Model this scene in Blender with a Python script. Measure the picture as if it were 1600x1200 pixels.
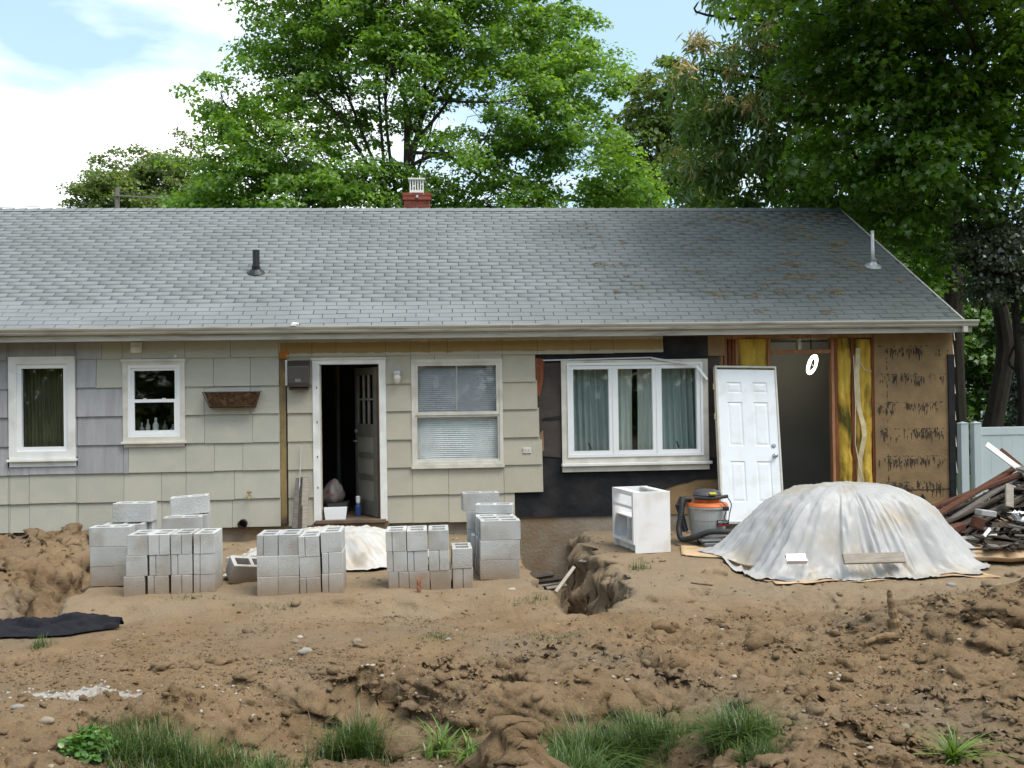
import bpy, bmesh, math, random
import numpy as np
from mathutils import Vector, Matrix, Euler
R = math.radians
random.seed(7); rng = np.random.default_rng(7)
scene = bpy.context.scene
for o in list(bpy.data.objects): bpy.data.objects.remove(o)
col = scene.collection

# ---------------------------------------------------------------- camera
D, CH = 13.5, 1.85
yaw, pit, rol = R(4.6), R(0.54), R(0.85)
fw = Vector((math.sin(yaw)*math.cos(pit), math.cos(yaw)*math.cos(pit), math.sin(pit)))
r0 = Vector((math.cos(yaw), -math.sin(yaw), 0)); u0 = r0.cross(fw)
rt = r0*math.cos(rol) - u0*math.sin(rol); up = r0*math.sin(rol) + u0*math.cos(rol)
cam = bpy.data.cameras.new('camera'); camo = bpy.data.objects.new('camera', cam); col.objects.link(camo)
camo.matrix_world = Matrix(((rt.x, up.x, -fw.x, 0), (rt.y, up.y, -fw.y, -D), (rt.z, up.z, -fw.z, CH), (0, 0, 0, 1)))
cam.sensor_width = 36; cam.lens = 36; cam.clip_end = 3000; cam.clip_start = .05
scene.camera = camo
# ---------------------------------------------------------------- sky, sun, exposure
SUN_EL, SUN_AZ = R(62), R(130)          # soft sun high over the trees at the right, veiled by thin cloud
w = bpy.data.worlds.new('World'); scene.world = w; w.use_nodes = True
nt = w.node_tree; nt.nodes.clear()
out = nt.nodes.new('ShaderNodeOutputWorld'); bg = nt.nodes.new('ShaderNodeBackground'); bg.inputs[1].default_value = .15
sky = nt.nodes.new('ShaderNodeTexSky'); sky.sky_type = 'NISHITA'; sky.sun_disc = False
sky.sun_elevation = SUN_EL; sky.sun_rotation = SUN_AZ; sky.air_density = 1.0; sky.dust_density = 1.0; sky.ozone_density = 1.2
tc = nt.nodes.new('ShaderNodeTexCoord'); mp = nt.nodes.new('ShaderNodeMapping'); mp.inputs['Scale'].default_value = (1, 1, 3.2); mp.inputs['Location'].default_value = (3.3, 1.4, .5)
n1 = nt.nodes.new('ShaderNodeTexNoise'); n1.inputs['Scale'].default_value = 2.1; n1.inputs['Detail'].default_value = 7; n1.inputs['Roughness'].default_value = .5
rp = nt.nodes.new('ShaderNodeValToRGB'); rp.color_ramp.elements[0].position = .48; rp.color_ramp.elements[1].position = .80
mx = nt.nodes.new('ShaderNodeMix'); mx.data_type = 'RGBA'; mx.inputs[7].default_value = (10.0, 9.5, 8.8, 1)
pale = nt.nodes.new('ShaderNodeMix'); pale.data_type = 'RGBA'; pale.inputs[0].default_value = .6; pale.inputs[7].default_value = (1.9, 2.6, 2.8, 1)
for a, b in ((tc.outputs['Generated'], mp.inputs[0]), (mp.outputs[0], n1.inputs['Vector']), (n1.outputs[0], rp.inputs[0]), (rp.outputs[0], mx.inputs[0]),
             (sky.outputs[0], pale.inputs[6]), (pale.outputs[2], mx.inputs[6]), (mx.outputs[2], bg.inputs[0]), (bg.outputs[0], out.inputs[0])): nt.links.new(a, b)
sun = bpy.data.lights.new('sun', 'SUN'); sun.energy = 2.0; sun.angle = R(38); sun.color = (1, .94, .84)
suno = bpy.data.objects.new('sun', sun); col.objects.link(suno); suno.location = (-10, -20, 30)
sd = Vector((math.sin(SUN_AZ)*math.cos(SUN_EL), math.cos(SUN_AZ)*math.cos(SUN_EL), math.sin(SUN_EL)))
suno.rotation_euler = sd.to_track_quat('Z', 'Y').to_euler()
vs = scene.view_settings; vs.view_transform = 'Standard'; vs.look = 'None'; vs.exposure = 1.15; vs.gamma = 1; vs.use_curve_mapping = False

# ---------------------------------------------------------------- helpers
def at(px, py, Y=None, Z=None):
    """point of the place seen at a photograph pixel, on the plane Y or Z (used while laying things out)"""
    d = fw + rt*((px-800)/1600) - up*((py-600)/1600)
    t = (Y+D)/d.y if Y is not None else (Z-CH)/d.z
    return Vector((0, -D, CH)) + d*t
MATS = {}
def mat(name, c1, c2=None, scale=6, rough=.8, bump=0, bscale=60, spec=.3, rnd=0, st=(1, 1, 1), metal=0, lo=.35, hi=.65, detail=5, c3=None, s3=2, bst=None, emit=0, pos=False):
    m = bpy.data.materials.new(name); m.use_nodes = True; t = m.node_tree; N = t.nodes; L = t.links
    b = N['Principled BSDF']; b.inputs['Roughness'].default_value = rough; b.inputs['Specular IOR Level'].default_value = spec; b.inputs['Metallic'].default_value = metal
    tc = N.new('ShaderNodeTexCoord'); oi = N.new('ShaderNodeObjectInfo')
    ad = N.new('ShaderNodeVectorMath'); ad.operation = 'MULTIPLY_ADD'; ad.inputs[1].default_value = st
    rv = N.new('ShaderNodeMath'); rv.operation = 'MULTIPLY'; rv.inputs[1].default_value = 37.3 if rnd and not pos else 0
    L.new(oi.outputs['Random'], rv.inputs[0]); L.new((N.new('ShaderNodeNewGeometry').outputs['Position'] if pos else tc.outputs['Object']), ad.inputs[0]); L.new(rv.outputs[0], ad.inputs[2])
    c2 = c2 or tuple(x*.8 for x in c1)
    n = N.new('ShaderNodeTexNoise'); n.inputs['Scale'].default_value = scale; n.inputs['Detail'].default_value = detail; n.inputs['Roughness'].default_value = .6
    L.new(ad.outputs[0], n.inputs['Vector'])
    r = N.new('ShaderNodeValToRGB'); e = r.color_ramp.elements; e[0].position = lo; e[1].position = hi; e[0].color = (*c1, 1); e[1].color = (*c2, 1)
    L.new(n.outputs[0], r.inputs[0]); cur = r.outputs[0]
    if c3:
        n3 = N.new('ShaderNodeTexNoise'); n3.inputs['Scale'].default_value = s3; n3.inputs['Detail'].default_value = 6; L.new(ad.outputs[0], n3.inputs['Vector'])
        r3 = N.new('ShaderNodeValToRGB'); r3.color_ramp.elements[0].position = .5; r3.color_ramp.elements[1].position = .66; L.new(n3.outputs[0], r3.inputs[0])
        x = N.new('ShaderNodeMix'); x.data_type = 'RGBA'; L.new(r3.outputs[0], x.inputs[0]); L.new(cur, x.inputs[6]); x.inputs[7].default_value = (*c3, 1); cur = x.outputs[2]
    if rnd:
        h = N.new('ShaderNodeHueSaturation'); mr = N.new('ShaderNodeMapRange'); mr.inputs[3].default_value = 1-rnd; mr.inputs[4].default_value = 1+rnd
        L.new(oi.outputs['Random'], mr.inputs[0]); L.new(mr.outputs[0], h.inputs['Value']); L.new(cur, h.inputs['Color']); cur = h.outputs[0]
    L.new(cur, b.inputs['Base Color'])
    if bump:
        nb = N.new('ShaderNodeTexNoise'); nb.inputs['Scale'].default_value = bscale; nb.inputs['Detail'].default_value = 6
        if bst:
            a2 = N.new('ShaderNodeVectorMath'); a2.operation = 'MULTIPLY'; a2.inputs[1].default_value = bst; L.new(tc.outputs['Object'], a2.inputs[0]); L.new(a2.outputs[0], nb.inputs['Vector'])
        else: L.new(ad.outputs[0], nb.inputs['Vector'])
        bp = N.new('ShaderNodeBump'); bp.inputs['Strength'].default_value = bump; bp.inputs['Distance'].default_value = .02
        L.new(nb.outputs[0], bp.inputs['Height']); L.new(bp.outputs[0], b.inputs['Normal'])
    if emit: b.inputs['Emission Color'].default_value = (*c1, 1); b.inputs['Emission Strength'].default_value = emit
    MATS[name] = m; return m
def glassmat(name, tint=(1, 1, 1), base=.05):
    m = bpy.data.materials.new(name); m.use_nodes = True; t = m.node_tree; t.nodes.clear(); N = t.nodes; L = t.links
    o = N.new('ShaderNodeOutputMaterial'); tr = N.new('ShaderNodeBsdfTransparent'); tr.inputs[0].default_value = (*tint, 1); g = N.new('ShaderNodeBsdfGlossy'); g.inputs['Roughness'].default_value = .02
    lw = N.new('ShaderNodeLayerWeight'); f = N.new('ShaderNodeMath'); f.operation = 'POWER'; f.inputs[1].default_value = 5; L.new(lw.outputs['Facing'], f.inputs[0]); a = N.new('ShaderNodeMath'); a.inputs[1].default_value = .04+base; a.use_clamp = True; x = N.new('ShaderNodeMixShader')
    L.new(f.outputs[0], a.inputs[0]); L.new(a.outputs[0], x.inputs[0]); L.new(tr.outputs[0], x.inputs[1]); L.new(g.outputs[0], x.inputs[2]); L.new(x.outputs[0], o.inputs[0]); return m
def leafmat(name, dark, light, trans=.35, gloss=.06):
    m = bpy.data.materials.new(name); m.use_nodes = True; t = m.node_tree; t.nodes.clear(); N = t.nodes; L = t.links
    o = N.new('ShaderNodeOutputMaterial'); a = N.new('ShaderNodeAttribute'); a.attribute_name = 'tint'
    r = N.new('ShaderNodeValToRGB'); r.color_ramp.elements[0].color = (*dark, 1); r.color_ramp.elements[1].color = (*light, 1)
    d = N.new('ShaderNodeBsdfDiffuse'); tl = N.new('ShaderNodeBsdfTranslucent'); g = N.new('ShaderNodeBsdfGlossy'); g.inputs['Roughness'].default_value = .35
    x = N.new('ShaderNodeMixShader'); x.inputs[0].default_value = trans; y = N.new('ShaderNodeMixShader'); y.inputs[0].default_value = gloss
    br = N.new('ShaderNodeMix'); br.data_type = 'RGBA'; br.blend_type = 'MULTIPLY'; br.inputs[0].default_value = 1; br.inputs[7].default_value = (1.35, 1.25, .5, 1)
    L.new(a.outputs['Fac'], r.inputs[0]); L.new(r.outputs[0], d.inputs[0]); L.new(r.outputs[0], br.inputs[6]); L.new(br.outputs[2], tl.inputs[0])
    L.new(d.outputs[0], x.inputs[1]); L.new(tl.outputs[0], x.inputs[2]); L.new(x.outputs[0], y.inputs[1]); L.new(g.outputs[0], y.inputs[2]); L.new(y.outputs[0], o.inputs[0]); return m

def tag(o, label=None, cat=None, group=None, kind=None):
    for k, v in (('label', label), ('category', cat), ('group', group), ('kind', kind)):
        if v: o[k] = v
    return o
def empty(name, loc=(0, 0, 0), rot=(0, 0, 0), label=None, cat=None, group=None):
    o = bpy.data.objects.new(name, None); o.empty_display_size = .1; col.objects.link(o); o.location = loc; o.rotation_euler = rot
    return tag(o, label, cat, group)
def link(name, me, m, parent=None, loc=None, rot=None):
    o = bpy.data.objects.new(name, me); col.objects.link(o)
    if m and not me.materials: me.materials.append(m)
    if parent: o.parent = parent
    if loc is not None: o.location = loc
    if rot is not None: o.rotation_euler = rot
    return o
class MB:
    def __init__(s): s.v = []; s.f = []
    def add(s, vs, fs):
        n = len(s.v); s.v += [tuple(v) for v in vs]; s.f += [tuple(i+n for i in f) for f in fs]; return s
    def box(s, x0, x1, y0, y1, z0, z1):
        return s.add([(x, y, z) for z in (z0, z1) for x, y in ((x0, y0), (x1, y0), (x1, y1), (x0, y1))],
                     [(3, 2, 1, 0), (4, 5, 6, 7), (0, 1, 5, 4), (1, 2, 6, 5), (2, 3, 7, 6), (3, 0, 4, 7)])
    def bar(s, p0, p1, wd, th, upv=(0, 0, 1), taper=1):
        p0, p1 = Vector(p0), Vector(p1); d = (p1-p0).normalized(); u = Vector(upv); sx = d.cross(u)
        if sx.length < 1e-3: sx = d.cross(Vector((1, 0, 0)))
        sx.normalize(); u = sx.cross(d)
        vs = []
        for p, k in ((p0, 1), (p1, taper)):
            for a, b in ((-1, -1), (1, -1), (1, 1), (-1, 1)): vs.append(p + sx*a*wd/2*k + u*b*th/2*k)
        return s.add(vs, [(3, 2, 1, 0), (4, 5, 6, 7), (0, 1, 5, 4), (1, 2, 6, 5), (2, 3, 7, 6), (3, 0, 4, 7)])
    def tube(s, pts, rad, n=8, cap=True):
        pts = [Vector(p) for p in pts]; rad = rad if hasattr(rad, '__len__') else [rad]*len(pts)
        base = len(s.v); ref = None
        for i, p in enumerate(pts):
            d = (pts[min(i+1, len(pts)-1)] - pts[max(i-1, 0)]).normalized()
            if ref is None: ref = d.orthogonal().normalized()
            ref = (ref - d*ref.dot(d)); ref = ref.normalized() if ref.length > 1e-4 else d.orthogonal().normalized()
            b = d.cross(ref)
            for k in range(n):
                a = 2*math.pi*k/n; s.v.append(tuple(p + (ref*math.cos(a)+b*math.sin(a))*rad[i]))
        for i in range(len(pts)-1):
            for k in range(n):
                a = base+i*n+k; b2 = base+i*n+(k+1) % n; s.f.append((a, b2, b2+n, a+n))
        if cap:
            s.f.append(tuple(base+k for k in reversed(range(n)))); s.f.append(tuple(base+(len(pts)-1)*n+k for k in range(n)))
        return s
    def lathe(s, prof, n=24, c=(0, 0), close=True):
        base = len(s.v)
        for r, z in prof:
            for k in range(n):
                a = 2*math.pi*k/n; s.v.append((c[0]+r*math.cos(a), c[1]+r*math.sin(a), z))
        for i in range(len(prof)-1):
            for k in range(n):
                a = base+i*n+k; b = base+i*n+(k+1) % n; s.f.append((a, b, b+n, a+n))
        if close:
            s.f.append(tuple(base+k for k in reversed(range(n)))); s.f.append(tuple(base+(len(prof)-1)*n+k for k in range(n)))
        return s
    def prism(s, poly, y0, y1):      # polygon in x,z extruded along y
        n = len(poly); vs = [(x, y0, z) for x, z in poly]+[(x, y1, z) for x, z in poly]
        return s.add(vs, [tuple(range(n)), tuple(reversed(range(n, 2*n)))]+[(i, i+n, (i+1) % n+n, (i+1) % n) for i in range(n)])
    def mesh(s, name, smooth=False, bevel=0, tri=False):
        me = bpy.data.meshes.new(name); me.from_pydata(s.v, [], s.f)
        if bevel or True:
            bm = bmesh.new(); bm.from_mesh(me)
            bmesh.ops.recalc_face_normals(bm, faces=bm.faces)
            if bevel: bmesh.ops.bevel(bm, geom=[e for e in bm.edges if e.is_manifold and e.calc_face_angle(0) > .5], offset=bevel, segments=1, affect='EDGES', clamp_overlap=True)
            bm.to_mesh(me); bm.free()
        if smooth: me.polygons.foreach_set('use_smooth', [True]*len(me.polygons)); 
        me.update(); return me
    def build(s, name, m, parent=None, smooth=False, bevel=0, loc=None, rot=None): return link(name, s.mesh(name, smooth, bevel), m, parent, loc, rot)
def B(*a): return MB().box(*a)
def np_mesh(name, V, F, attr=None, smooth=False):
    """V (n,3); F (m,k) one polygon size"""
    me = bpy.data.meshes.new(name); V = np.asarray(V, np.float32); F = np.asarray(F, np.int32); m, k = F.shape
    me.vertices.add(len(V)); me.vertices.foreach_set('co', V.ravel()); me.loops.add(m*k); me.loops.foreach_set('vertex_index', F.ravel())
    me.polygons.add(m); me.polygons.foreach_set('loop_start', np.arange(0, m*k, k, dtype=np.int32))
    if smooth: me.polygons.foreach_set('use_smooth', np.ones(m, bool))
    me.update(calc_edges=True)
    if attr is not None:
        a = me.attributes.new('tint', 'FLOAT', 'POINT'); a.data.foreach_set('value', np.asarray(attr, np.float32))
    return me
def hash2(i, j, s):
    x = (i*374761393 + j*668265263 + s*974634777) & 0xffffffff
    x = ((x ^ (x >> 13))*1274126177) & 0xffffffff; x = x ^ (x >> 16)
    return (x & 0xffff)/65535.0
def vnoise(x, y, s=0):
    x = np.asarray(x, float); y = np.asarray(y, float); i = np.floor(x).astype(np.int64); j = np.floor(y).astype(np.int64); fx = x-i; fy = y-j
    fx = fx*fx*(3-2*fx); fy = fy*fy*(3-2*fy)
    a = hash2(i, j, s); b = hash2(i+1, j, s); c = hash2(i, j+1, s); d = hash2(i+1, j+1, s)
    return (a*(1-fx)+b*fx)*(1-fy)+(c*(1-fx)+d*fx)*fy - .5
def fbm(x, y, s=0, o=5, g=.5):
    t = 0; am = 1; fr = 1
    for k in range(o): t = t+am*vnoise(x*fr+k*17.3, y*fr-k*9.1, s+k); am *= g; fr *= 2.03
    return t
def sst(a, b, x):
    t = np.clip((np.asarray(x, float)-a)/(b-a), 0, 1); return t*t*(3-2*t)
# ---------------------------------------------------------------- materials
SID = mat('siding_paint', (.43, .415, .35), (.385, .38, .325), 3, .75, .35, 30, .25, .05, bst=(9, 1, .35), detail=8)
def siding_band(m):          # the unpainted mustard strip left where a porch roof was taken off
    t = m.node_tree; N = t.nodes; L = t.links; b = N['Principled BSDF']; src = b.inputs['Base Color'].links[0].from_socket
    tc = N.new('ShaderNodeTexCoord'); s = N.new('ShaderNodeSeparateXYZ'); L.new(tc.outputs['Object'], s.inputs[0])
    nz = N.new('ShaderNodeTexNoise'); nz.inputs['Scale'].default_value = 9; nz.inputs['Detail'].default_value = 6; L.new(tc.outputs['Object'], nz.inputs['Vector'])
    def mth(op, a, b_):
        n = N.new('ShaderNodeMath'); n.operation = op
        for i, v in enumerate((a, b_)):
            if isinstance(v, (int, float)): n.inputs[i].default_value = v
            else: L.new(v, n.inputs[i])
        return n.outputs[0]
    zz = mth('ADD', s.outputs[2], mth('MULTIPLY', mth('SUBTRACT', nz.outputs[0], .5), .045))
    f = mth('MULTIPLY', mth('MULTIPLY', mth('GREATER_THAN', zz, 2.412), mth('LESS_THAN', zz, 2.553)), mth('GREATER_THAN', s.outputs[0], -1.93))
    x = N.new('ShaderNodeMix'); x.data_type = 'RGBA'; L.new(f, x.inputs[0]); L.new(src, x.inputs[6])
    r = N.new('ShaderNodeValToRGB'); r.color_ramp.elements[0].color = (.34, .24, .095, 1); r.color_ramp.elements[1].color = (.26, .19, .09, 1); L.new(nz.outputs[0], r.inputs[0]); L.new(r.outputs[0], x.inputs[7])
    L.new(x.outputs[2], b.inputs['Base Color'])
siding_band(SID)
SIDW = mat('siding_paint_warm', (.445, .41, .325), (.40, .372, .30), 3, .75, .35, 30, .25, .05, bst=(9, 1, .35), detail=8); siding_band(SIDW)
SIDG = mat('siding_weathered', (.36, .36, .365), (.29, .285, .295), 2.5, .8, .4, 30, .2, .13, st=(5, 1, .6), bst=(9, 1, .35), detail=8)
MUST = mat('mustard_strip', (.27, .195, .08), (.16, .115, .06), 7, .85, .3, 40, c3=(.1, .07, .045), s3=5, st=(1, 1, .5))
RUST = mat('rust_patch', (.42, .16, .03), (.22, .09, .03), 14, .9, .4, 60)
WHT = mat('white_trim', (.74, .74, .72), (.66, .66, .63), 5, .45, .04, 40, .4, 0, c3=(.6, .59, .55), s3=3)
CREAM = mat('cream_trim', (.62, .59, .52), (.53, .50, .44), 5, .6, .1, 40, .3, c3=(.46, .43, .37), s3=4)
VINYL = mat('white_vinyl', (.78, .79, .80), (.74, .75, .76), 3, .35, 0, 40, .45)
GUT = mat('gutter_aluminium', (.46, .44, .385), (.40, .385, .34), 2, .4, .05, 20, .45, c3=(.27, .25, .22), s3=6, st=(.3, 3, 3))
FELT = mat('tar_felt', (.010, .011, .013), (.02, .02, .022), 3, .8, .5, 16, .2, c3=(.034, .031, .03), s3=2.2)
FELTB = mat('brown_felt', (.075, .06, .052), (.05, .042, .038), 4, .9, .4, 20, .2)
FIB = mat('fibreboard', (.27, .18, .095), (.21, .14, .075), 4, .9, .3, 50, .1, c3=(.16, .11, .065), s3=1.6)
STUD = mat('stud_wood', (.36, .19, .10), (.25, .11, .055), 6, .75, .2, 40, .2, .12, st=(4, 4, .5))
REDW = mat('red_wood', (.24, .075, .03), (.13, .045, .022), 6, .75, .2, 40, .2, .15, st=(3, 3, .5))
INS = mat('insulation', (.56, .38, .07), (.42, .27, .045), 5, .95, 1.0, 14, .05, c3=(.09, .075, .02), s3=2.4, st=(2, 2, .7))
PAPER = mat('kraft_facing', (.62, .52, .33), (.45, .36, .2), 6, .8, .3, 30)
CONC = mat('foundation_concrete', (.26, .225, .18), (.2, .155, .11), 3, .95, .5, 25, .1, c3=(.20, .14, .085), s3=1.1)
ROOFB = mat('roof_underlay', (.03, .03, .032), None, 8, .9)
SHIN = mat('asphalt_shingle', (.205, .222, .228), (.175, .19, .195), 1.3, .95, .4, 120, .12, .035, pos=True, detail=8, c3=(.16, .173, .177), s3=.4)
SHIN2 = mat('asphalt_shingle_field', (.205, .222, .228), (.175, .19, .195), 1.3, .95, .4, 120, .12, 0, pos=True, detail=8, c3=(.16, .173, .177), s3=.4)
def shingle_var(m):
    t = m.node_tree; N = t.nodes; L = t.links; b = N['Principled BSDF']; src = b.inputs['Base Color'].links[0].from_socket
    a = N.new('ShaderNodeAttribute'); a.attribute_name = 'tint'; mr = N.new('ShaderNodeMapRange'); mr.inputs[3].default_value = .95; mr.inputs[4].default_value = 1.05
    h = N.new('ShaderNodeHueSaturation'); L.new(a.outputs['Fac'], mr.inputs[0]); L.new(mr.outputs[0], h.inputs['Value']); L.new(src, h.inputs['Color']); L.new(h.outputs[0], b.inputs['Base Color'])
shingle_var(SHIN2)
def algae_and_shade(m):               # blotchy algal stain plus painted-in tree shade, darkening the right end of the roof
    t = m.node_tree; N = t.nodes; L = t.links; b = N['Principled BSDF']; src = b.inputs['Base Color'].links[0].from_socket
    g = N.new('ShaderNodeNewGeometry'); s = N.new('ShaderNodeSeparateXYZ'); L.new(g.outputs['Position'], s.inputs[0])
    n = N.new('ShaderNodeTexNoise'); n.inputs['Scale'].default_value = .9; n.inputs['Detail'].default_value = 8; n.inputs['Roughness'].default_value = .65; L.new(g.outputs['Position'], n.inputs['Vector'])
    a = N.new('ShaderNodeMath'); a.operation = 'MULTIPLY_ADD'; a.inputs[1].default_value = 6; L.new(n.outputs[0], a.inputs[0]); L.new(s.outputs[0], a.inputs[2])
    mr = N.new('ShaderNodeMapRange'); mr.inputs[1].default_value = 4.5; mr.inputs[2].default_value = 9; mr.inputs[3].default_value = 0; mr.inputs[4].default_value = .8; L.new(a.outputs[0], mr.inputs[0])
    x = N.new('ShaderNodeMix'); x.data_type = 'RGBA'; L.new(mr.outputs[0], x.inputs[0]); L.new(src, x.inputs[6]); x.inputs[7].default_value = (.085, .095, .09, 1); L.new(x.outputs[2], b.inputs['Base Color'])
algae_and_shade(SHIN); algae_and_shade(SHIN2)
BRICK = mat('brick', (.27, .075, .045), (.18, .055, .04), 9, .9, .4, 60, .2, .25)
MORT = mat('mortar', (.36, .33, .3), None, 20, .95, .3)
BLK = mat('black_metal', (.012, .012, .014), (.02, .02, .022), 8, .5, 0, 30, .4)
GALV = mat('galvanised', (.5, .5, .5), (.42, .42, .43), 8, .4, 0, 30, .5, metal=.6)
BRNM = mat('brown_enamel', (.042, .034, .03), (.055, .045, .04), 4, .3, 0, 30, .5)
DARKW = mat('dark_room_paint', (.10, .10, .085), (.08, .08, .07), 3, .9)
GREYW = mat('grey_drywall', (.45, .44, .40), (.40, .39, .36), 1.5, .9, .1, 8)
CEIL = mat('ceiling_paint', (.5, .5, .47), None, 3, .9)
FLOORM = mat('old_floor', (.16, .11, .07), (.10, .07, .05), 6, .7, .2, 40)
DOORD = mat('old_door_paint', (.15, .14, .115), (.11, .10, .085), 5, .55, .1, 30)
DOORP = mat('old_door_panel', (.26, .245, .2), (.22, .2, .17), 5, .55)
GLASS = glassmat('window_glass', (.97, .985, .98), .0)
GLASSD = glassmat('screened_glass', (.86, .87, .88), .0)
BLIND = mat('blind_vinyl', (.88, .89, .89), None, 5, .5)
BLINDD = mat('blind_vinyl_screened', (.4, .41, .43), None, 5, .5)
CURT = mat('sage_curtain', (.36, .43, .42), (.28, .36, .35), 4, .9, .2, 80, .1, st=(6, 6, .4))
CURTL = mat('pale_curtain', (.54, .58, .54), (.45, .5, .46), 4, .9, .2, 80, .1, st=(6, 6, .4))
DRAPE = mat('olive_drape', (.12, .115, .065), (.07, .07, .042), 3, .9, 0, st=(10, 1, .4))
SOIL = None

# ---------------------------------------------------------------- ground
def hgt(X, Y):
    X = np.asarray(X, float); Y = np.asarray(Y, float)
    wob = fbm(X*.9, Y*.9, 3, 4)*.5; wob2 = fbm(X*2.7, Y*2.7, 5, 4)
    near = 1-sst(-6.2, -4.4, Y)
    # raised pad at the house, lower yard in front, step with a ragged edge
    z = -.13*(1-sst(-4.25, -3.95, Y + wob*.55 - .18*sst(1.9, 3.2, X) - 1.5*sst(2.2, 3.4, X)))
    z = z + wob*.05 + wob2*.02 + near*wob2*.035
    # hollow in the near yard, ledge above it, lumps in front
    z = z - .34*np.exp(-((X+.35)/1.9)**4)*sst(-6.45, -6.95, Y+.5*wob+.22*np.sin(X*2.1))*sst(-9.3, -7.6, Y) 
    z = z - .16*np.exp(-((X-.98)/.42)**2-((Y+7.75)/.5)**2)
    for cx, cy, rx, ry, hh in ((-.27, -8.1, .18, .2, .34), (.5, -8.2, .33, .3, .34), (-2.5, -7.9, .5, .6, .12), (-2.0, -8.6, .5, .5, .1), (.95, -6.75, .3, .22, .10), (1.5, -6.9, .28, .25, .12), (2.1, -8.3, .5, .5, .12), (-.6, -6.3, .8, .3, .06), (-1.6, -6.55, .4, .2, .09)):
        z = z + hh*np.exp(-(((X-cx)/rx)**2+((Y-cy)/ry)**2)**1.3)*(1+1.2*wob2)
    # loose bank at the right
    bank = sst(2.3, 5.9, X+wob*1.0)*np.exp(-((Y+5.9)/1.35)**2*np.where(Y > -5.9, 1.6, .35))
    z = z + .54*bank*(1+.5*wob2)
    z = z - .10*np.exp(-((X-3.6)/.8)**2-((Y+4.35)/.4)**2)
    z = z - .28*np.exp(-((X-2.36)/.14)**2-((Y+6.42)/.16)**2)
    # trench to the foundation, right of the stacks
    ex = wob2*.22+wob*.12+.03*fbm(X*9, Y*9, 61, 3)
    tr = sst(.97, 1.10, X+ex*.6)*(1-sst(1.60, 1.95, X+ex*1.3+.08*np.sin(Y*3.1)))*sst(-4.5, -3.75, Y-.45*(X-1.3)+ex)
    tr = tr*(sst(-3.9, -3.2, Y+ex)+(1-sst(-3.9, -3.2, Y+ex))*sst(1.08, 1.5, X+ex))
    z = z - .74*tr
    # channel and bank at the left of the stacks
    ch = np.exp(-((X+3.78+.12*np.sin(Y*2.2)+ex)/.26)**4)*sst(-4.15, -3.7, Y)*(1-sst(-.7, -.2, Y))
    z = z - .42*ch
    lb = (1-sst(-4.12, -3.98, X+ex))*sst(-4.05, -3.8, Y+ex*1.3)
    z = z + lb*(-.03+.2*wob+.2*wob2+.18*np.abs(fbm(X*2.4, Y*2.4, 71, 3))+.08*sst(-2, -.5, Y))
    z = z + .12*(1-sst(-.9, -.2, np.abs(Y+.25)-.5))*0
    # clods
    bil = fbm(X*2.6+.6*wob2, Y*3.2, 51, 6, .62); pat = sst(-.25, .35, fbm(X*.8+3, Y*.8, 131, 3)*1.3+.15*(Y < -7)); z = z + near*.075*bil*(.45+.8*pat)*(1-.85*np.exp(-((X+3.0)/1.9)**2-((Y+5.4)/.75)**2))*(1-.6*np.exp(-((X-.3)/1.6)**2-((Y+5.6)/.7)**2))
    c1 = fbm(X*6.5, Y*6.5, 11, 4, .6); c2 = fbm(X*19, Y*19, 23, 3); c3 = fbm(X*48, Y*48, 31, 2)
    ro = .25+.75*sst(.05, .35, np.abs(z+.05)*2+near*.8+.5*lb)+ .4*tr
    flat = np.exp(-((X+3.0)/1.9)**2-((Y+5.4)/.7)**2)
    ro = ro*(1-.75*flat)
    z = z + ro*(.35+1.0*pat)*(.050*c1+.026*np.maximum(c2, -.15)+.013*c3)
    far = sst(6.5, 10, np.abs(X))+sst(.5, 3, Y)+sst(9.3, 11, -Y); z = np.where(far > 0, z*np.clip(1-far, 0, 1), z)
    return z
def hz(x, y): return float(hgt(np.array([x]), np.array([y]))[0])
def axis(fine, lo, hi, grow=1.35):
    a = list(fine); s = fine[-1]-fine[-2]
    while a[-1] < hi: s *= grow; a.append(min(a[-1]+s, hi))
    s = fine[1]-fine[0]; b = []
    x = fine[0]
    while x > lo: s *= grow; x = max(x-s, lo); b.append(x)
    return np.array(b[::-1]+a)
xs = axis(np.arange(-6.6, 7.6, .021), -600, 600)
ys = []; y = -9.1
while y < .35: ys.append(y); y += .011+.020*min(1, max(0, (y+8.6)/4.5))
ys = axis(np.array(ys), -300, 900)
GX, GY = np.meshgrid(xs, ys); GZ = hgt(GX, GY)
gy_, gx_ = np.gradient(GZ); gx_ = gx_/np.gradient(GX, axis=1); gy_ = gy_/np.gradient(GY, axis=0); st_ = np.sqrt(gx_**2+gy_**2); kk_ = sst(.35, 1.2, st_)*sst(-9, -8.5, GY)*(np.abs(GX) < 6.5)*(GY < .2)
dd_ = kk_*(.16*fbm(GX*3.5+GY*4.5+GZ*2, GZ*6+GX-GY, 81, 5, .6)+.05*fbm(GX*9+GY*11, GZ*20, 83, 3))/(st_+1e-6)   # crumble the cut faces
V = np.stack([GX+gx_*dd_, GY+gy_*dd_, GZ], -1).reshape(-1, 3); nx = len(xs); ny = len(ys)
I = (np.arange(ny-1)[:, None]*nx+np.arange(nx-1)[None]).ravel(); Fq = np.stack([I, I+1, I+nx+1, I+nx], 1)
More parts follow.
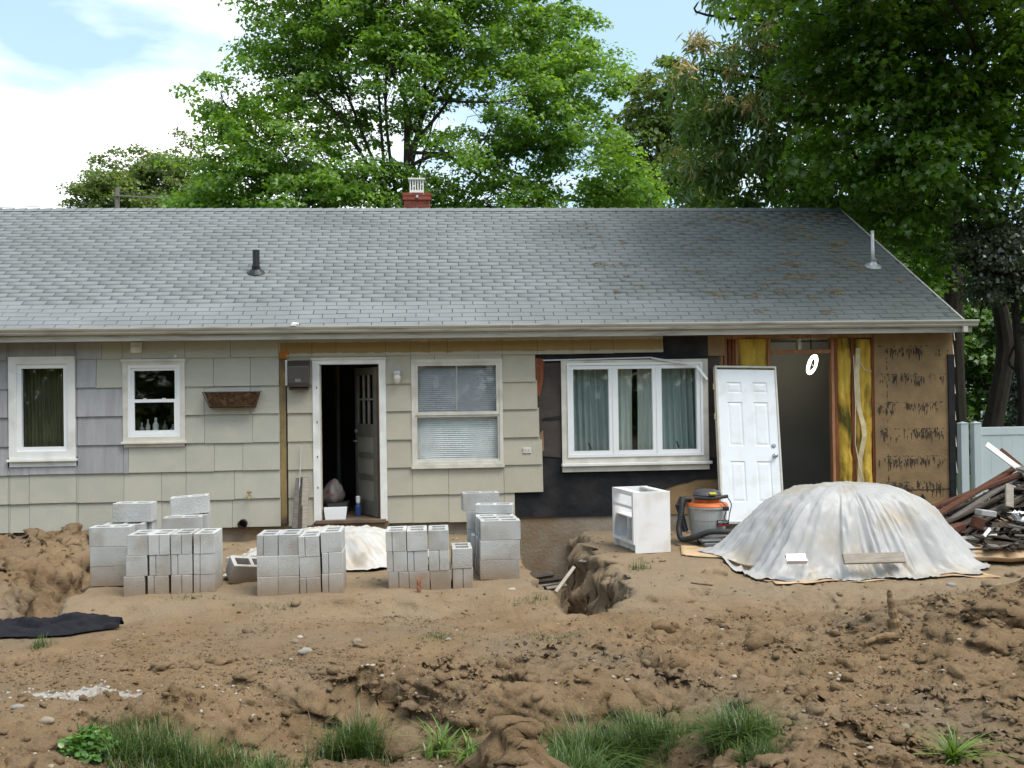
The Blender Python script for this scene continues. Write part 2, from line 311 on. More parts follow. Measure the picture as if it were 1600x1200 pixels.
def soilmat():
    m = bpy.data.materials.new('soil'); m.use_nodes = True; t = m.node_tree; N = t.nodes; L = t.links; b = N['Principled BSDF']; b.inputs['Roughness'].default_value = .95; b.inputs['Specular IOR Level'].default_value = .12
    tc = N.new('ShaderNodeNewGeometry')
    def noise(s, d=7, r=.6):
        n = N.new('ShaderNodeTexNoise'); n.inputs['Scale'].default_value = s; n.inputs['Detail'].default_value = d; n.inputs['Roughness'].default_value = r; L.new(tc.outputs['Position'], n.inputs['Vector']); return n.outputs[0]
    def ramp(f, p0, p1, c0, c1):
        r = N.new('ShaderNodeValToRGB'); r.color_ramp.elements[0].position = p0; r.color_ramp.elements[1].position = p1; r.color_ramp.elements[0].color = (*c0, 1); r.color_ramp.elements[1].color = (*c1, 1); L.new(f, r.inputs[0]); return r.outputs[0]
    def mix(f, a, c):
        x = N.new('ShaderNodeMix'); x.data_type = 'RGBA'
        for i, v in ((0, f), (6, a), (7, c)):
            if isinstance(v, tuple): x.inputs[i].default_value = (*v, 1)
            else: L.new(v, x.inputs[i])
        return x.outputs[2]
    W, K = (1, 1, 1), (0, 0, 0)
    c = ramp(noise(2.2), .3, .7, (.182, .121, .065), (.262, .182, .107))
    c = mix(ramp(noise(.7), .48, .66, K, W), c, (.205, .155, .104))
    c = mix(ramp(noise(11), .55, .72, K, (.75, .75, .75)), c, (.12, .08, .048))
    c = mix(ramp(noise(70, 4), .62, .7, K, (.8, .8, .8)), c, (.36, .31, .245))
    s = N.new('ShaderNodeSeparateXYZ'); L.new(tc.outputs['Position'], s.inputs[0])
    def mth(op, a, b_=0):
        n = N.new('ShaderNodeMath'); n.operation = op
        for i, v in enumerate((a, b_)):
            if isinstance(v, (int, float)): n.inputs[i].default_value = v
            else: L.new(v, n.inputs[i])
        return n.outputs[0]
    # dry packed sand on the pad beside the house
    pd = mth('ADD', mth('MINIMUM', mth('MULTIPLY', mth('ADD', s.outputs[1], 4.6), 1.2), mth('ADD', s.outputs[0], 4.4)), mth('MULTIPLY', mth('SUBTRACT', noise(1.6), .5), 3.0))
    c = mix(ramp(pd, -.1, 1.0, K, (.42, .42, .42)), c, (.33, .265, .185))
    # spilled white mortar powder
    ex = mth('POWER', mth('DIVIDE', mth('ABSOLUTE', mth('ADD', s.outputs[0], 2.35)), .62), 2.); ey = mth('POWER', mth('DIVIDE', mth('ABSOLUTE', mth('ADD', mth('MULTIPLY', s.outputs[0], .12), mth('ADD', s.outputs[1], 6.62))), .11), 2.)
    f = mth('MULTIPLY', mth('SUBTRACT', 1.15, mth('ADD', ex, ey)), 1.); f = mth('ADD', f, mth('MULTIPLY', mth('SUBTRACT', noise(9), .5), 4.2))
    c = mix(ramp(f, .5, 1.2, K, (.8, .8, .8)), c, (.47, .455, .425))
    # lawn beyond the yard
    far = mth('ADD', mth('MAXIMUM', mth('SUBTRACT', mth('ABSOLUTE', s.outputs[0]), 8.5), mth('MAXIMUM', mth('SUBTRACT', s.outputs[1], 1.5), mth('SUBTRACT', mth('MULTIPLY', s.outputs[1], -1), 40))), mth('MULTIPLY', noise(1.5), 1.))
    c = mix(ramp(far, .3, .8, K, W), c, ramp(noise(3), .3, .7, (.04, .075, .018), (.075, .10, .03)))
    L.new(c, b.inputs['Base Color'])
    bp = N.new('ShaderNodeBump'); bp.inputs['Strength'].default_value = 1.0; bp.inputs['Distance'].default_value = .03; L.new(noise(38, 10, .75), bp.inputs['Height']); L.new(bp.outputs[0], b.inputs['Normal'])
    return m
SOIL = soilmat()
ground = tag(link('ground', np_mesh('ground', V, Fq, smooth=False), SOIL), kind='structure')

# ---------------------------------------------------------------- house
house = empty('house', label='long single-storey house with grey-beige shingle siding, half its wall stripped', cat='house')
XL, XR, YB = -9.5, 7.17, 7.9
W1 = (-5.33, -4.51, 1.01, 2.41); W2 = (-3.92, -3.14, 1.235, 2.35); DR = (-1.52, -.57, .22, 2.335); W3 = (-.24, .96, .885, 2.315); W4 = (1.74, 3.72, .80, 2.28)
OP = (4.62, 5.45, .22, 2.335)
def inset(r, d): return (r[0]+d, r[1]-d, r[2]+d, r[3]-d)
def holed(x0, x1, z0, z1, y0, y1, holes):
    m = MB(); X = sorted({x0, x1, *[h[i] for h in holes for i in (0, 1) if x0 < h[i] < x1]}); Z = sorted({z0, z1, *[h[i] for h in holes for i in (2, 3) if z0 < h[i] < z1]})
    def solid(i, j):
        if not (0 <= i < len(X)-1 and 0 <= j < len(Z)-1): return False
        cx, cz = (X[i]+X[i+1])/2, (Z[j]+Z[j+1])/2
        return not any(h[0] < cx < h[1] and h[2] < cz < h[3] for h in holes)
    for i in range(len(X)-1):
        for j in range(len(Z)-1):
            if not solid(i, j): continue
            a, b, c, d = X[i], X[i+1], Z[j], Z[j+1]
            m.add([(a, y0, c), (b, y0, c), (b, y0, d), (a, y0, d)], [(0, 1, 2, 3)]); m.add([(a, y1, c), (b, y1, c), (b, y1, d), (a, y1, d)], [(3, 2, 1, 0)])
            if not solid(i-1, j): m.add([(a, y0, c), (a, y1, c), (a, y1, d), (a, y0, d)], [(3, 2, 1, 0)])
            if not solid(i+1, j): m.add([(b, y0, c), (b, y1, c), (b, y1, d), (b, y0, d)], [(0, 1, 2, 3)])
            if not solid(i, j-1): m.add([(a, y0, c), (b, y0, c), (b, y1, c), (a, y1, c)], [(3, 2, 1, 0)])
            if not solid(i, j+1): m.add([(a, y0, d), (b, y0, d), (b, y1, d), (a, y1, d)], [(0, 1, 2, 3)])
    return m
hol = [inset(W1, .1), inset(W2, .08), inset(DR, .09), inset(W3, .07), inset(W4, .1), (3.9, 6.05, -1, 3)]
hol[2] = (DR[0]+.09, DR[1]-.09, 0, DR[3]-.07)
holed(XL, 3.9, .2, 2.60, .03, .055, hol[:5]).build('sheathing', FIB, house); holed(6.05, XR, .2, 2.60, .03, .055, []).build('sheathing', FIB, house)
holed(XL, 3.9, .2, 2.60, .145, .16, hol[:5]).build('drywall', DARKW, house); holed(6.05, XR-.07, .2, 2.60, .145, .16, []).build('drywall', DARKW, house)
B(XL, XR-.03, .045, .3, -1.2, .2).build('foundation', CONC, house)
B(XL, XR, 7.7, 7.9, -.3, 2.7).build('rear_wall', SIDG, house)
def gable(x0, x1):
    m = MB(); p = [(.06, .2), (7.69, .2), (7.69, 2.62), (3.88, 4.72), (.06, 2.62)]
    n = len(p); m.add([(x0, a, b) for a, b in p]+[(x1, a, b) for a, b in p], [tuple(range(n)), tuple(reversed(range(n, 2*n)))]+[(i, i+n, (i+1) % n+n, (i+1) % n) for i in range(n)]); return m
gable(XR-.06, XR-.005).build('gable_wall', SIDG, house); gable(XL, XL+.05).build('gable_wall', SIDG, house)
# rooms
B(XL+.05, XR-.07, .165, 7.69, .16, .235).build('floor', FLOORM, house)
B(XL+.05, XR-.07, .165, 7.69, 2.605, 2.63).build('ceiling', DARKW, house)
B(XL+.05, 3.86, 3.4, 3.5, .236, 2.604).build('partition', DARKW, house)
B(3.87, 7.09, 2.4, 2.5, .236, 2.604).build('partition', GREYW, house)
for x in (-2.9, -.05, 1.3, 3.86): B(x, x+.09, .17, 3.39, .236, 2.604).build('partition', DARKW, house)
B(-1.36, -1.31, 1.6, 1.7, .236, 2.3).build('inner_door_casing', DARKW, house)

# siding, shake by shake
PITCH = .3655; BOT = [2.37-PITCH*i for i in range(7)]
BLOCKED = [W1, (W1[0]-.02, W1[1]+.02, W1[2], W1[2]+.12), W2, (DR[0], DR[1], .1, DR[3]), W3, (-1.945, -1.845, .1, 2.42)]
RIGHT = [3.12, 1.40, 1.42, 1.44, 1.475, 1.48, 1.10]
GREYREG = [(-5.6, -4.18, 0), (-4.52, -4.25, 1), (-9, -5.3, 1), (-4.52, -3.92, 2), (-9, -5.3, 2), (-4.52, -3.92, 3), (-9, -5.3, 3), (-9, -3.86, 4)]
siding = holed(XL, 1.06, .21, 2.585, .012, .029, [inset(W1, .05), inset(W2, .05), (DR[0]+.03, DR[1]-.03, 0, DR[3]-.03), inset(W3, .04)]).build('siding', FELTB, house)
for i, zb in enumerate(BOT):
    zt = 2.60 if i == 0 else zb+PITCH+.02
    brk = {XL, RIGHT[i]} | {v for b in BLOCKED for v in b[:2]} | {v for a, b, k in GREYREG if k == i for v in (a, b)}
    brk = sorted(v for v in brk if XL <= v <= RIGHT[i])
    cuts = [brk[0]]
    for b in brk[1:]:
        x = cuts[-1]
        while b-x > .75:
            x += random.choice((.24, .31, .36, .47, .58, .61)); 
            if b-x > .12: cuts.append(x)
        cuts.append(b)
    for a, b in zip(cuts, cuts[1:]):
        if b-a < .015: continue
        cx = (a+b)/2; iv = [(zb, zt)]
        for q in BLOCKED:
            if q[0]-1e-4 < cx < q[1]+1e-4:
                nv = []
                for s, e in iv:
                    if q[3] <= s or q[2] >= e: nv.append((s, e)); continue
                    if q[2] > s: nv.append((s, q[2]))
                    if q[3] < e: nv.append((q[3], e))
                iv = nv
        grey = any(k == i and g0-.01 < cx < g1+.01 for g0, g1, k in GREYREG)
        for s, e in iv:
            if e-s < .03: continue
            k = random.uniform(-.002, .003); yb = -.016+k; lap = 24/1000*(e-s)/(PITCH)
            g = .0016+random.random()*.0012; dz = random.uniform(-.004, .004) if s == zb else 0
            dr = random.uniform(-.003, .003)
            m = MB(); x0, x1 = a+g, b-g
            m.add([(x0, yb-.014, s+dz), (x1, yb-.014, s+dz+dr), (x1, yb+.002+lap*.35, e), (x0, yb+.002+lap*.35, e),
                   (x0, yb+.004, s+dz), (x1, yb+.004, s+dz+dr), (x1, .0115, e), (x0, .0115, e)],
                  [(0, 1, 2, 3), (7, 6, 5, 4), (0, 4, 5, 1), (1, 5, 6, 2), (2, 6, 7, 3), (3, 7, 4, 0)])
            m.build('shake', SIDG if grey else (SIDW if cx > -1.85 else SID), siding)
B(-1.945, -1.865, -.002, .011, .2, 2.40).build('trim_scar', MUST, house); 
B(-1.862, -1.846, .004, .0112, .2, 2.40).build('trim_gap', BLK, house)
MB().prism([(-1.95, 2.35), (-1.83, 2.34), (-1.80, 2.40), (-1.84, 2.455), (-1.93, 2.46)], -.028, -.021).build('rust_stain_patch', RUST, house)
# tar felt and torn layers to the right
pf = [(1.0, .23), (1.06, .215), (2.2, .19), (3.35, .2), (3.88, .2), (3.885, .62), (3.6, .58), (3.28, .70), (3.05, .655), (3.3, .52), (3.1, .44), (3.0, .205)]
holed(1.0, 3.885, .66, 2.585, .019, .0295, [inset(W4, .06)]).build('tar_felt', FELT, house)
MB().prism([(1.0, .215), (2.2, .2), (3.02, .205), (3.12, .30), (2.98, .42), (3.08, .53), (3.3, .60), (3.45, .625), (3.55, .6595), (1.0, .6595)], .019, .0295).build('tar_felt', FELT, house)
MB().prism([(1.42, 1.02), (1.73, .99), (1.735, 2.26), (1.45, 2.24), (1.40, 1.7)], .008, .0185).build('felt_flap', FELTB, house)
MB().prism([(1.5, 1.52), (1.72, 1.55), (1.72, 1.50), (1.48, 1.49)], -.004, .006).build('felt_flap', FELT, house)
MB().prism([(1.405, 1.85), (1.45, 1.80), (1.50, 2.0), (1.53, 2.30), (1.405, 2.32)], -.006, .002).build('torn_sheathing', REDW, house)
MB().prism([(1.445, 1.32), (1.49, 1.36), (1.50, 1.1), (1.45, 1.05)], -.006, .002).build('torn_sheathing', FIB, house)
B(3.74, 3.97, .012, .0185, 2.32, 2.585).build('sheathing_scrap', FIB, house)
B(3.735, 3.885, .008, .0187, .95, 2.30).build('felt_flap', FELTB, house)
# stud bay, header, insulation
B(3.90, 6.05, .06, .14, .2, .255).build('sole_plate', STUD, house); B(3.90, 6.05, .06, .14, 2.545, 2.6).build('top_plate', STUD, house)
for x, m_, y in ((3.915, STUD, .05), (3.975, STUD, .062), (4.03, REDW, .055), (4.085, REDW, .07), (4.13, STUD, .06), (4.575, STUD, .05), (5.455, STUD, .045), (5.505, REDW, .06), (5.735, REDW, .05), (6.02, REDW, .05)):
    wd = .042
    zz0, zz1 = .256, 2.544
    B(x, x+wd, y, .14, zz0, zz1).build('stud', m_, house, bevel=.003)
B(4.618, 5.454, .045, .14, 2.335, 2.39).build('header', STUD, house, bevel=.003)
B(5.0, 5.04, .05, .135, 2.391, 2.544).build('cripple_stud', CREAM, house)
def batt(x0, x1, z0, z1, y, seed):
    nx_, nz_ = 12, 60; Vv = []; 
    for j in range(nz_+1):
        for i in range(nx_+1):
            u = i/nx_; z = z0+(z1-z0)*j/nz_; x = x0+(x1-x0)*u
            bul = math.sin(math.pi*u)**.5*.05; n = float(fbm(np.array([x*9+seed]), np.array([z*3.5]), seed, 4)[0])
            cr = -.03*math.exp(-((u-.5-.18*math.sin(z*2.3+seed))/.08)**2)
            Vv.append((x+.012*math.sin(z*7+seed)*(1 if 0 < i < nx_ else 0), y-bul-n*.05-cr, z))
    Ff = [(j*(nx_+1)+i, j*(nx_+1)+i+1, (j+1)*(nx_+1)+i+1, (j+1)*(nx_+1)+i) for j in range(nz_) for i in range(nx_)]
    n0 = len(Vv); Vv += [(x, .138, z) for x, y_, z in Vv]; Ff += [tuple(n0+k for k in reversed(f)) for f in Ff]
    return link('insulation_batt', np_mesh('insulation_batt', Vv, Ff, smooth=True), INS, house)
batt(4.174, 4.573, .26, 2.54, .085, 3); batt(5.549, 5.733, .26, 2.54, .075, 5); batt(5.779, 6.018, .26, 2.52, .075, 9)
pl = [(5.83, .03, 2.4), (5.80, .02, 2.0), (5.82, .025, 1.6), (5.87, .0, 1.35), (5.88, -.01, 1.2), (5.82, .01, .9), (5.81, .02, .5)]
m = MB()
for a, b in zip(pl, pl[1:]): m.bar(a, b, .065, .004, (0, -1, .1))
m.build('batt_facing', PAPER, house)
MB().tube([(5.76, .02, 2.3), (5.765, .0, 1.6), (5.76, .02, 1.1), (5.80, -.01, .8), (5.86, 0, .6), (5.88, .02, .3)], .006, 6).build('cable', CREAM, house)
MB().tube([(5.80, .0, 2.28), (5.9, -.01, 2.1), (6.01, .03, 2.08)], .005, 6).build('cable', CREAM, house)
# glue daubs left on the bare sheathing where shakes were torn off
TAR = mat('felt_residue', (.035, .026, .02), (.06, .045, .03), 12, .9, .3, 60)
m = MB()
for rz in (2.37, 1.985, 1.60, 1.24, .865, .51):
    for k in range(random.choice((11, 13, 15))):
        cx = random.uniform(6.12, 7.0); wd = random.uniform(.03, .11); zc = rz+random.uniform(-.03, .03)
        for q in range(random.randint(4, 13)):
            xx = cx+random.uniform(-wd, wd); hh = random.uniform(.02, .14)*random.uniform(.25, 1); ww = random.uniform(.0025, .011); z0 = zc+random.uniform(-.05, .045)
            m.prism([(xx-ww*random.random(), z0), (xx+ww, z0-random.random()*.01), (xx+ww*1.3*random.random()+.002, z0-hh*.5), (xx+ww*random.uniform(-.6, .6), z0-hh-.004), (xx-ww*.7, z0-hh*.6)], .0275+random.random()*.001, .0299)
    x = 6.1
    while x < 7.03:
        e = x+random.uniform(.01, .09)
        if random.random() < .5: m.prism([(x, rz+.05+random.uniform(-.006, .006)), ((x+e)/2, rz+.056+random.uniform(-.004, .004)), (e, rz+.05), ((x+e)/2, rz+.044)], .0278, .0299)
        x = e+.01
for k in range(34):
    z0 = random.uniform(.5, 2.4); hh = random.uniform(.01, .07); m.prism([(6.225+random.uniform(-1, 1)*(.008), z0), (6.232+random.uniform(-1, 1)*(.006), z0-hh*.4), (6.228, z0-hh), (6.22, z0-hh*.5)], .0276, .0299)
tag(m.build('felt_residue', TAR, house), kind='stuff')
m = MB()
for k in range(60):
    x = 6.08+k*.018; m.bar((x, .027, .455+random.uniform(-.006, .006)), (x+.018, .027, .455+random.uniform(-.006, .006)), .004, random.uniform(.004, .016), (0, 0, 1))
tag(m.build('sheathing_joint', TAR, house), kind='stuff')
MB().prism([(6.67, .29), (6.73, .27), (6.74, .34), (6.70, .40), (6.68, .38)], .026, .0299).build('sheathing_hole', BLK, house)
B(7.085, 7.172, .0, .029, .2, 2.30).build('corner_felt', FELT, house)
m = MB(); zz = .3
while zz < 2.5:
    m.bar((7.19+.004*math.sin(zz*3), .02, zz), (7.178, .06, zz+.36), .012, .006); zz += .365
m.build('shake_edge', CREAM, house)
# eaves: soffit, fascia, frieze, gutter
B(XL-.2, XR+.03, -.36, -.001, 2.607, 2.62).build('soffit', GUT, house)
B(XL-.2, XR+.05, -.387, -.364, 2.578, 2.745).build('fascia', GUT, house)
B(XL, 3.1, -.052, -.040, 2.592, 2.606).build('frieze', CREAM, house)
def profile(prof, x0, x1):
    m = MB(); n = len(prof); m.add([(x0, y, z) for y, z in prof]+[(x1, y, z) for y, z in prof], [tuple(range(n)), tuple(reversed(range(n, 2*n)))]+[(i, i+n, (i+1) % n+n, (i+1) % n) for i in range(n)]); return m
gp = [(y-.062, z) for y, z in [(-.327, 2.742), (-.327, 2.655), (-.385, 2.655), (-.40, 2.675), (-.40, 2.69), (-.418, 2.705), (-.43, 2.725), (-.43, 2.742), (-.416, 2.742), (-.416, 2.73), (-.39, 2.672), (-.34, 2.665), (-.335, 2.742)]]
for a, b in ((XL-.2, 1.05), (1.054, XR+.10)): profile(gp, a, b).build('gutter', GUT, house)
MB().bar((-1.72, -.49, 2.755), (-1.66, -.49, 2.757), .05, .03).tube([(-1.72, -.485, 2.75), (-1.70, -.42, 2.78), (-1.64, -.40, 2.77)], .012, 8).build('gutter_bracket', WHT, house)
B(7.06, 7.12, -.47, -.41, 2.58, 2.655).build('gutter_outlet', GUT, house)
# roof
SL = math.atan2(2.3, 4.2); SLEN = 4.2/math.cos(SL); RY, RZ = 3.88, 4.98; EY, EZ = -.36, 2.675
def roofp(x, u, wv=0): return Vector((x, EY+u*math.cos(SL)-wv*math.sin(SL), EZ+u*math.sin(SL)+wv*math.cos(SL)))
RX1 = XR+.02; RX0 = XL-.25; U1 = (RY-EY)/math.cos(SL)
m = MB(); th = .07
ridge = roofp(0, U1); by = 2*RY-EY
m.add([(RX0, EY, EZ), (RX1, EY, EZ), (RX1, RY, ridge.z), (RX0, RY, ridge.z), (RX0, EY+.02, EZ-th), (RX1, EY+.02, EZ-th), (RX1, RY, ridge.z-th*1.4), (RX0, RY, ridge.z-th*1.4),
       (RX1, by, EZ), (RX0, by, EZ), (RX1, by-.02, EZ-th), (RX0, by-.02, EZ-th)],
      [(0, 1, 2, 3), (7, 6, 5, 4), (0, 4, 5, 1), (1, 5, 6, 2), (3, 2, 8, 9), (11, 10, 6, 7), (8, 2, 6, 10), (9, 11, 10, 8), (0, 3, 7, 4), (3, 9, 11, 7)])
roof = m.build('roof', ROOFB, house)
NC = 37; EXP = U1/NC; TW = .3048
tab = MB(); hw = TW/2-.0042
tab.add([(-hw, 0, .0005), (hw, 0, .0005), (hw, EXP+.012, .0005), (-hw, EXP+.012, .0005), (-hw+.002, .0, .0068), (hw-.002, .0, .0068), (hw, EXP+.012, .0022), (-hw, EXP+.012, .0022)],
        [(3, 2, 1, 0), (4, 5, 6, 7), (0, 1, 5, 4), (1, 2, 6, 5), (2, 3, 7, 6), (3, 0, 4, 7)])
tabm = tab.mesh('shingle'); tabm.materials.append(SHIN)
tv = np.array(tab.v); tf = np.array(tab.f); cnt = 0; bigV = []; bigF = []; bigT = []
Rm = Matrix.Rotation(SL, 4, 'X'); Rn = np.array(Rm.to_3x3())
for i in range(NC):
    k0 = 0
    x = RX0 + (TW/2 if i % 2 else 0) + .02*math.sin(i*1.7)
    while x < RX1-.02:
        cxx = x+TW/2; u = i*EXP+random.uniform(-.004, .004)-(0.02 if i == 0 else 0)
        vis = -5.75-.2*(i/6) < cxx < 7.1
        tilt = random.uniform(-.013, .013); u += .014*math.sin(cxx*.8+i*.35)+.008*math.sin(cxx*2.7+i)
        if cxx+hw > RX1:
            k_ = (RX1-.004-(cxx-hw))/(2*hw)
            if k_ > .1:
                q = tv.copy(); q[:, 0] = (q[:, 0]+hw)*k_-hw; q = q @ Rn.T + np.array(roofp(cxx, u, .0)); bigF.append(tf+len(bigV)*8); bigV.append(q); bigT += [random.random()]*8
            x += TW; continue
        if vis and cnt < 299 and i < 8:
            o = bpy.data.objects.new('shingle', tabm); col.objects.link(o); o.parent = roof
            o.matrix_local = Matrix.Translation(roofp(cxx, u, .0)) @ Rm @ Matrix.Rotation(tilt, 4, 'Z'); cnt += 1
        else:
            c, s = math.cos(tilt), math.sin(tilt); q = tv @ np.array([[c, s, 0], [-s, c, 0], [0, 0, 1]])
            q = q @ Rn.T + np.array(roofp(cxx, u, .0)); bigF.append(tf+len(bigV)*8); bigV.append(q); bigT += [random.random()]*8
        x += TW
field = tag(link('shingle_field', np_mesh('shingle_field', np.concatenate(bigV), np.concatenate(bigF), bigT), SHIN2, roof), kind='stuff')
x = RX0
while x < RX1-.1:
    m = MB(); a, b = x, min(x+.2, RX1); h0 = .012; h1 = .006
    m.add([(a, RY-.13, ridge.z-.13*math.tan(SL)+.012), (b, RY-.13, ridge.z-.13*math.tan(SL)+.02), (b, RY, ridge.z+.024), (a, RY, ridge.z+.014), (b, RY+.13, ridge.z-.13*math.tan(SL)+.02), (a, RY+.13, ridge.z-.13*math.tan(SL)+.012)], [(0, 1, 2, 3), (3, 2, 4, 5)])
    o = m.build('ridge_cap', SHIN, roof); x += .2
for p0, p1 in (((RX1+.012, EY, EZ-.05), (RX1+.012, RY, ridge.z-.05)), ((RX1+.012, by, EZ-.05), (RX1+.012, RY, ridge.z-.05))): MB().bar(p0, p1, .024, .11).build('rake_board', GUT, roof)
q = roofp(-2.45, 1.99); MB().tube([q+Vector((0, 0, -.1)), q+Vector((0, 0, .33))], .05, 14).build('vent_pipe', BLK, roof, smooth=False)
MB().lathe([(.10, -.05), (.13, .0), (.11, .02), (.062, .06), (.055, .12)], 16).build('pipe_boot', BLK, roof, loc=q, rot=(SL*.7, 0, 0))
q = roofp(6.72, 2.13); MB().tube([q+Vector((0, 0, -.1)), q+Vector((0, 0, .54))], .026, 12).build('vent_pipe', GALV, roof, smooth=True)
MB().lathe([(.13, -.01), (.12, .012), (.06, .03), (.032, .08), (.030, .12)], 16).build('pipe_boot', GALV, roof, loc=q, rot=(SL, 0, 0))
# chimney
chim = B(-.40, .045, 4.48, 4.86, 4.4, 5.355).build('chimney', MORT, house)
def brickrow(z, x0, x1, y0, y1, off):
    hh = .057
    for (a, b, axis_) in ((x0, x1, 'x'), (y0, y1, 'y')):
        n = 2; L_ = (b-a); ed = [a] + ([a+L_*.26, a+L_*.75] if off else [a+L_*.5]) + [b]
        for s, e in zip(ed, ed[1:]):
            for side in (0, 1):
                if axis_ == 'x': bx = (s+.005, e-.005, (y0-.012 if side == 0 else y1-.03), (y0+.03 if side == 0 else y1+.012), z, z+hh)
                else: bx = ((x0-.012 if side == 0 else x1-.03), (x0+.03 if side == 0 else x1+.012), s+.036, e-.036, z, z+hh)
                if bx[1]-bx[0] > .01 and bx[3]-bx[2] > .01: B(*bx).build('brick', BRICK, chim)
zz = 4.86; k = 0
while zz < 5.38:
    e = .022 if zz > 5.22 else 0
    brickrow(zz, -.40-e, .045+e, 4.48-e, 4.86+e, k % 2); zz += .068; k += 1
cap = MB(); cx, cy, cz = -.178, 4.67, zz
cap.box(cx-.125, cx+.125, cy-.125, cy+.125, cz-.01, cz+.05); cap.box(cx-.15, cx+.15, cy-.15, cy+.15, cz+.235, cz+.262)
CAPW = WHT
for k in range(6):
    t = -.112+k*.0448
    for s in (-1, 1):
        cap.box(cx+t-.011, cx+t+.011, cy+s*.112-.011, cy+s*.112+.011, cz+.05, cz+.235)
        if 0 < k < 5: cap.box(cx+s*.112-.011, cx+s*.112+.011, cy+t-.011, cy+t+.011, cz+.05, cz+.235)
cap.build('chimney_cap', CAPW, chim)
B(-.19, -.15, 4.43, 4.446, 5.30, 5.345).build('chimney_plate', GALV, chim)
# ------------------------------------------------ windows and door of the house
def ring(r, d, y0, y1): # frame ring of width d
    x0, x1, z0, z1 = r; m = MB(); m.box(x0, x1, y0, y1, z1-d, z1); m.box(x0, x1, y0, y1, z0, z0+d); m.box(x0, x0+d, y0, y1, z0+d, z1-d); m.box(x1-d, x1, y0, y1, z0+d, z1-d); return m
def pane(r, y, g, par): return B(r[0], r[1], y, y+.005, r[2], r[3]).build('pane', g, par)
def wavy(x0, x1, z0, z1, y, n, amp, seed):
    NX, NZ = 70, 8; Vv = []
    for j in range(NZ+1):
        for i in range(NX+1):
            u = i/NX; v = j/NZ; x = x0+(x1-x0)*u; ph = n*u*6.28+seed+.5*math.sin(u*9+seed)
            Vv.append((x+.01*math.sin(v*3+seed), y+amp*math.sin(ph)*(1-.45*v), z0+(z1-z0)*v))
    Ff = [(j*(NX+1)+i, j*(NX+1)+i+1, (j+1)*(NX+1)+i+1, (j+1)*(NX+1)+i) for j in range(NZ) for i in range(NX)]
    return np_mesh('curtain', Vv, Ff, smooth=True)
# W1
w = ring((W1[0], W1[1], W1[2]+.10, W1[3]), .095, -.035, .02).build('window', WHT, house)
ring((W1[0]+.095, W1[1]-.095, W1[2]+.195, W1[3]-.095), .055, -.012, .05).build('frame', VINYL, w)
pane((W1[0]+.15, W1[1]-.15, W1[2]+.25, W1[3]-.15), .03, GLASS, w)
B(W1[0]-.02, W1[1]+.02, -.075, .02, W1[2]+.065, W1[2]+.098).build('sill', WHT, w, bevel=.004); B(W1[0]+.0, W1[1]-.0, -.03, .02, W1[2], W1[2]+.063).build('apron', WHT, w)
link('drape', wavy(W1[0]+.06, W1[1]-.06, 1.05, 2.4, .26, 16, .018, 1), DRAPE, w)
# W2 double hung
w = ring((W2[0], W2[1], W2[2]+.07, W2[3]), .06, -.032, .02).build('window', CREAM, house)
B(W2[0]-.02, W2[1]+.02, -.07, .02, W2[2]+.04, W2[2]+.07).build('sill', CREAM, w, bevel=.004); B(W2[0]+.01, W2[1]-.01, -.03, .02, W2[2], W2[2]+.038).build('apron', CREAM, w)
B(W2[0]-.015, W2[1]+.015, -.05, -.0325, W2[3]-.02, W2[3]+.012).build('drip_cap', CREAM, w)
r = (W2[0]+.06, W2[1]-.06, W2[2]+.13, W2[3]-.06); ring(r, .04, -.02, .05).build('frame', VINYL, w); r = inset(r, .04); mid = (r[2]+r[3])/2
ring((r[0], r[1], mid-.02, r[3]), .035, .005, .04).build('upper_sash', VINYL, w); ring((r[0], r[1], r[2], mid+.02), .042, -.012, .004).build('lower_sash', VINYL, w)
for x in (-.12, .12): B((r[0]+r[1])/2+x-.02, (r[0]+r[1])/2+x+.02, -.016, .004, mid+.02, mid+.032).build('sash_lock', VINYL, w)
pane((r[0]+.035, r[1]-.035, mid+.015, r[3]-.035), .02, GLASS, w); pane((r[0]+.042, r[1]-.042, r[2]+.042, mid-.022), -.004, GLASS, w)
for k, (x, hh, rr) in enumerate(((-3.76, .2, .035), (-3.68, .24, .03), (-3.58, .26, .04), (-3.46, .22, .035), (-3.36, .17, .04), (-3.29, .21, .03))):
    tag(MB().lathe([(rr, 0), (rr, hh*.65), (rr*.4, hh*.8), (rr*.4, hh)], 12).build('bottle', (GALV, CREAM, WHT, DARKW, GALV, CREAM)[k], None, loc=(x, .24, 1.345)), 'bottle standing inside the small double-hung window', 'bottle', 'bottles on the inner window sill')
B(-3.85, -3.2, .162, .32, 1.30, 1.344).build('inner_sill', DARKW, w)
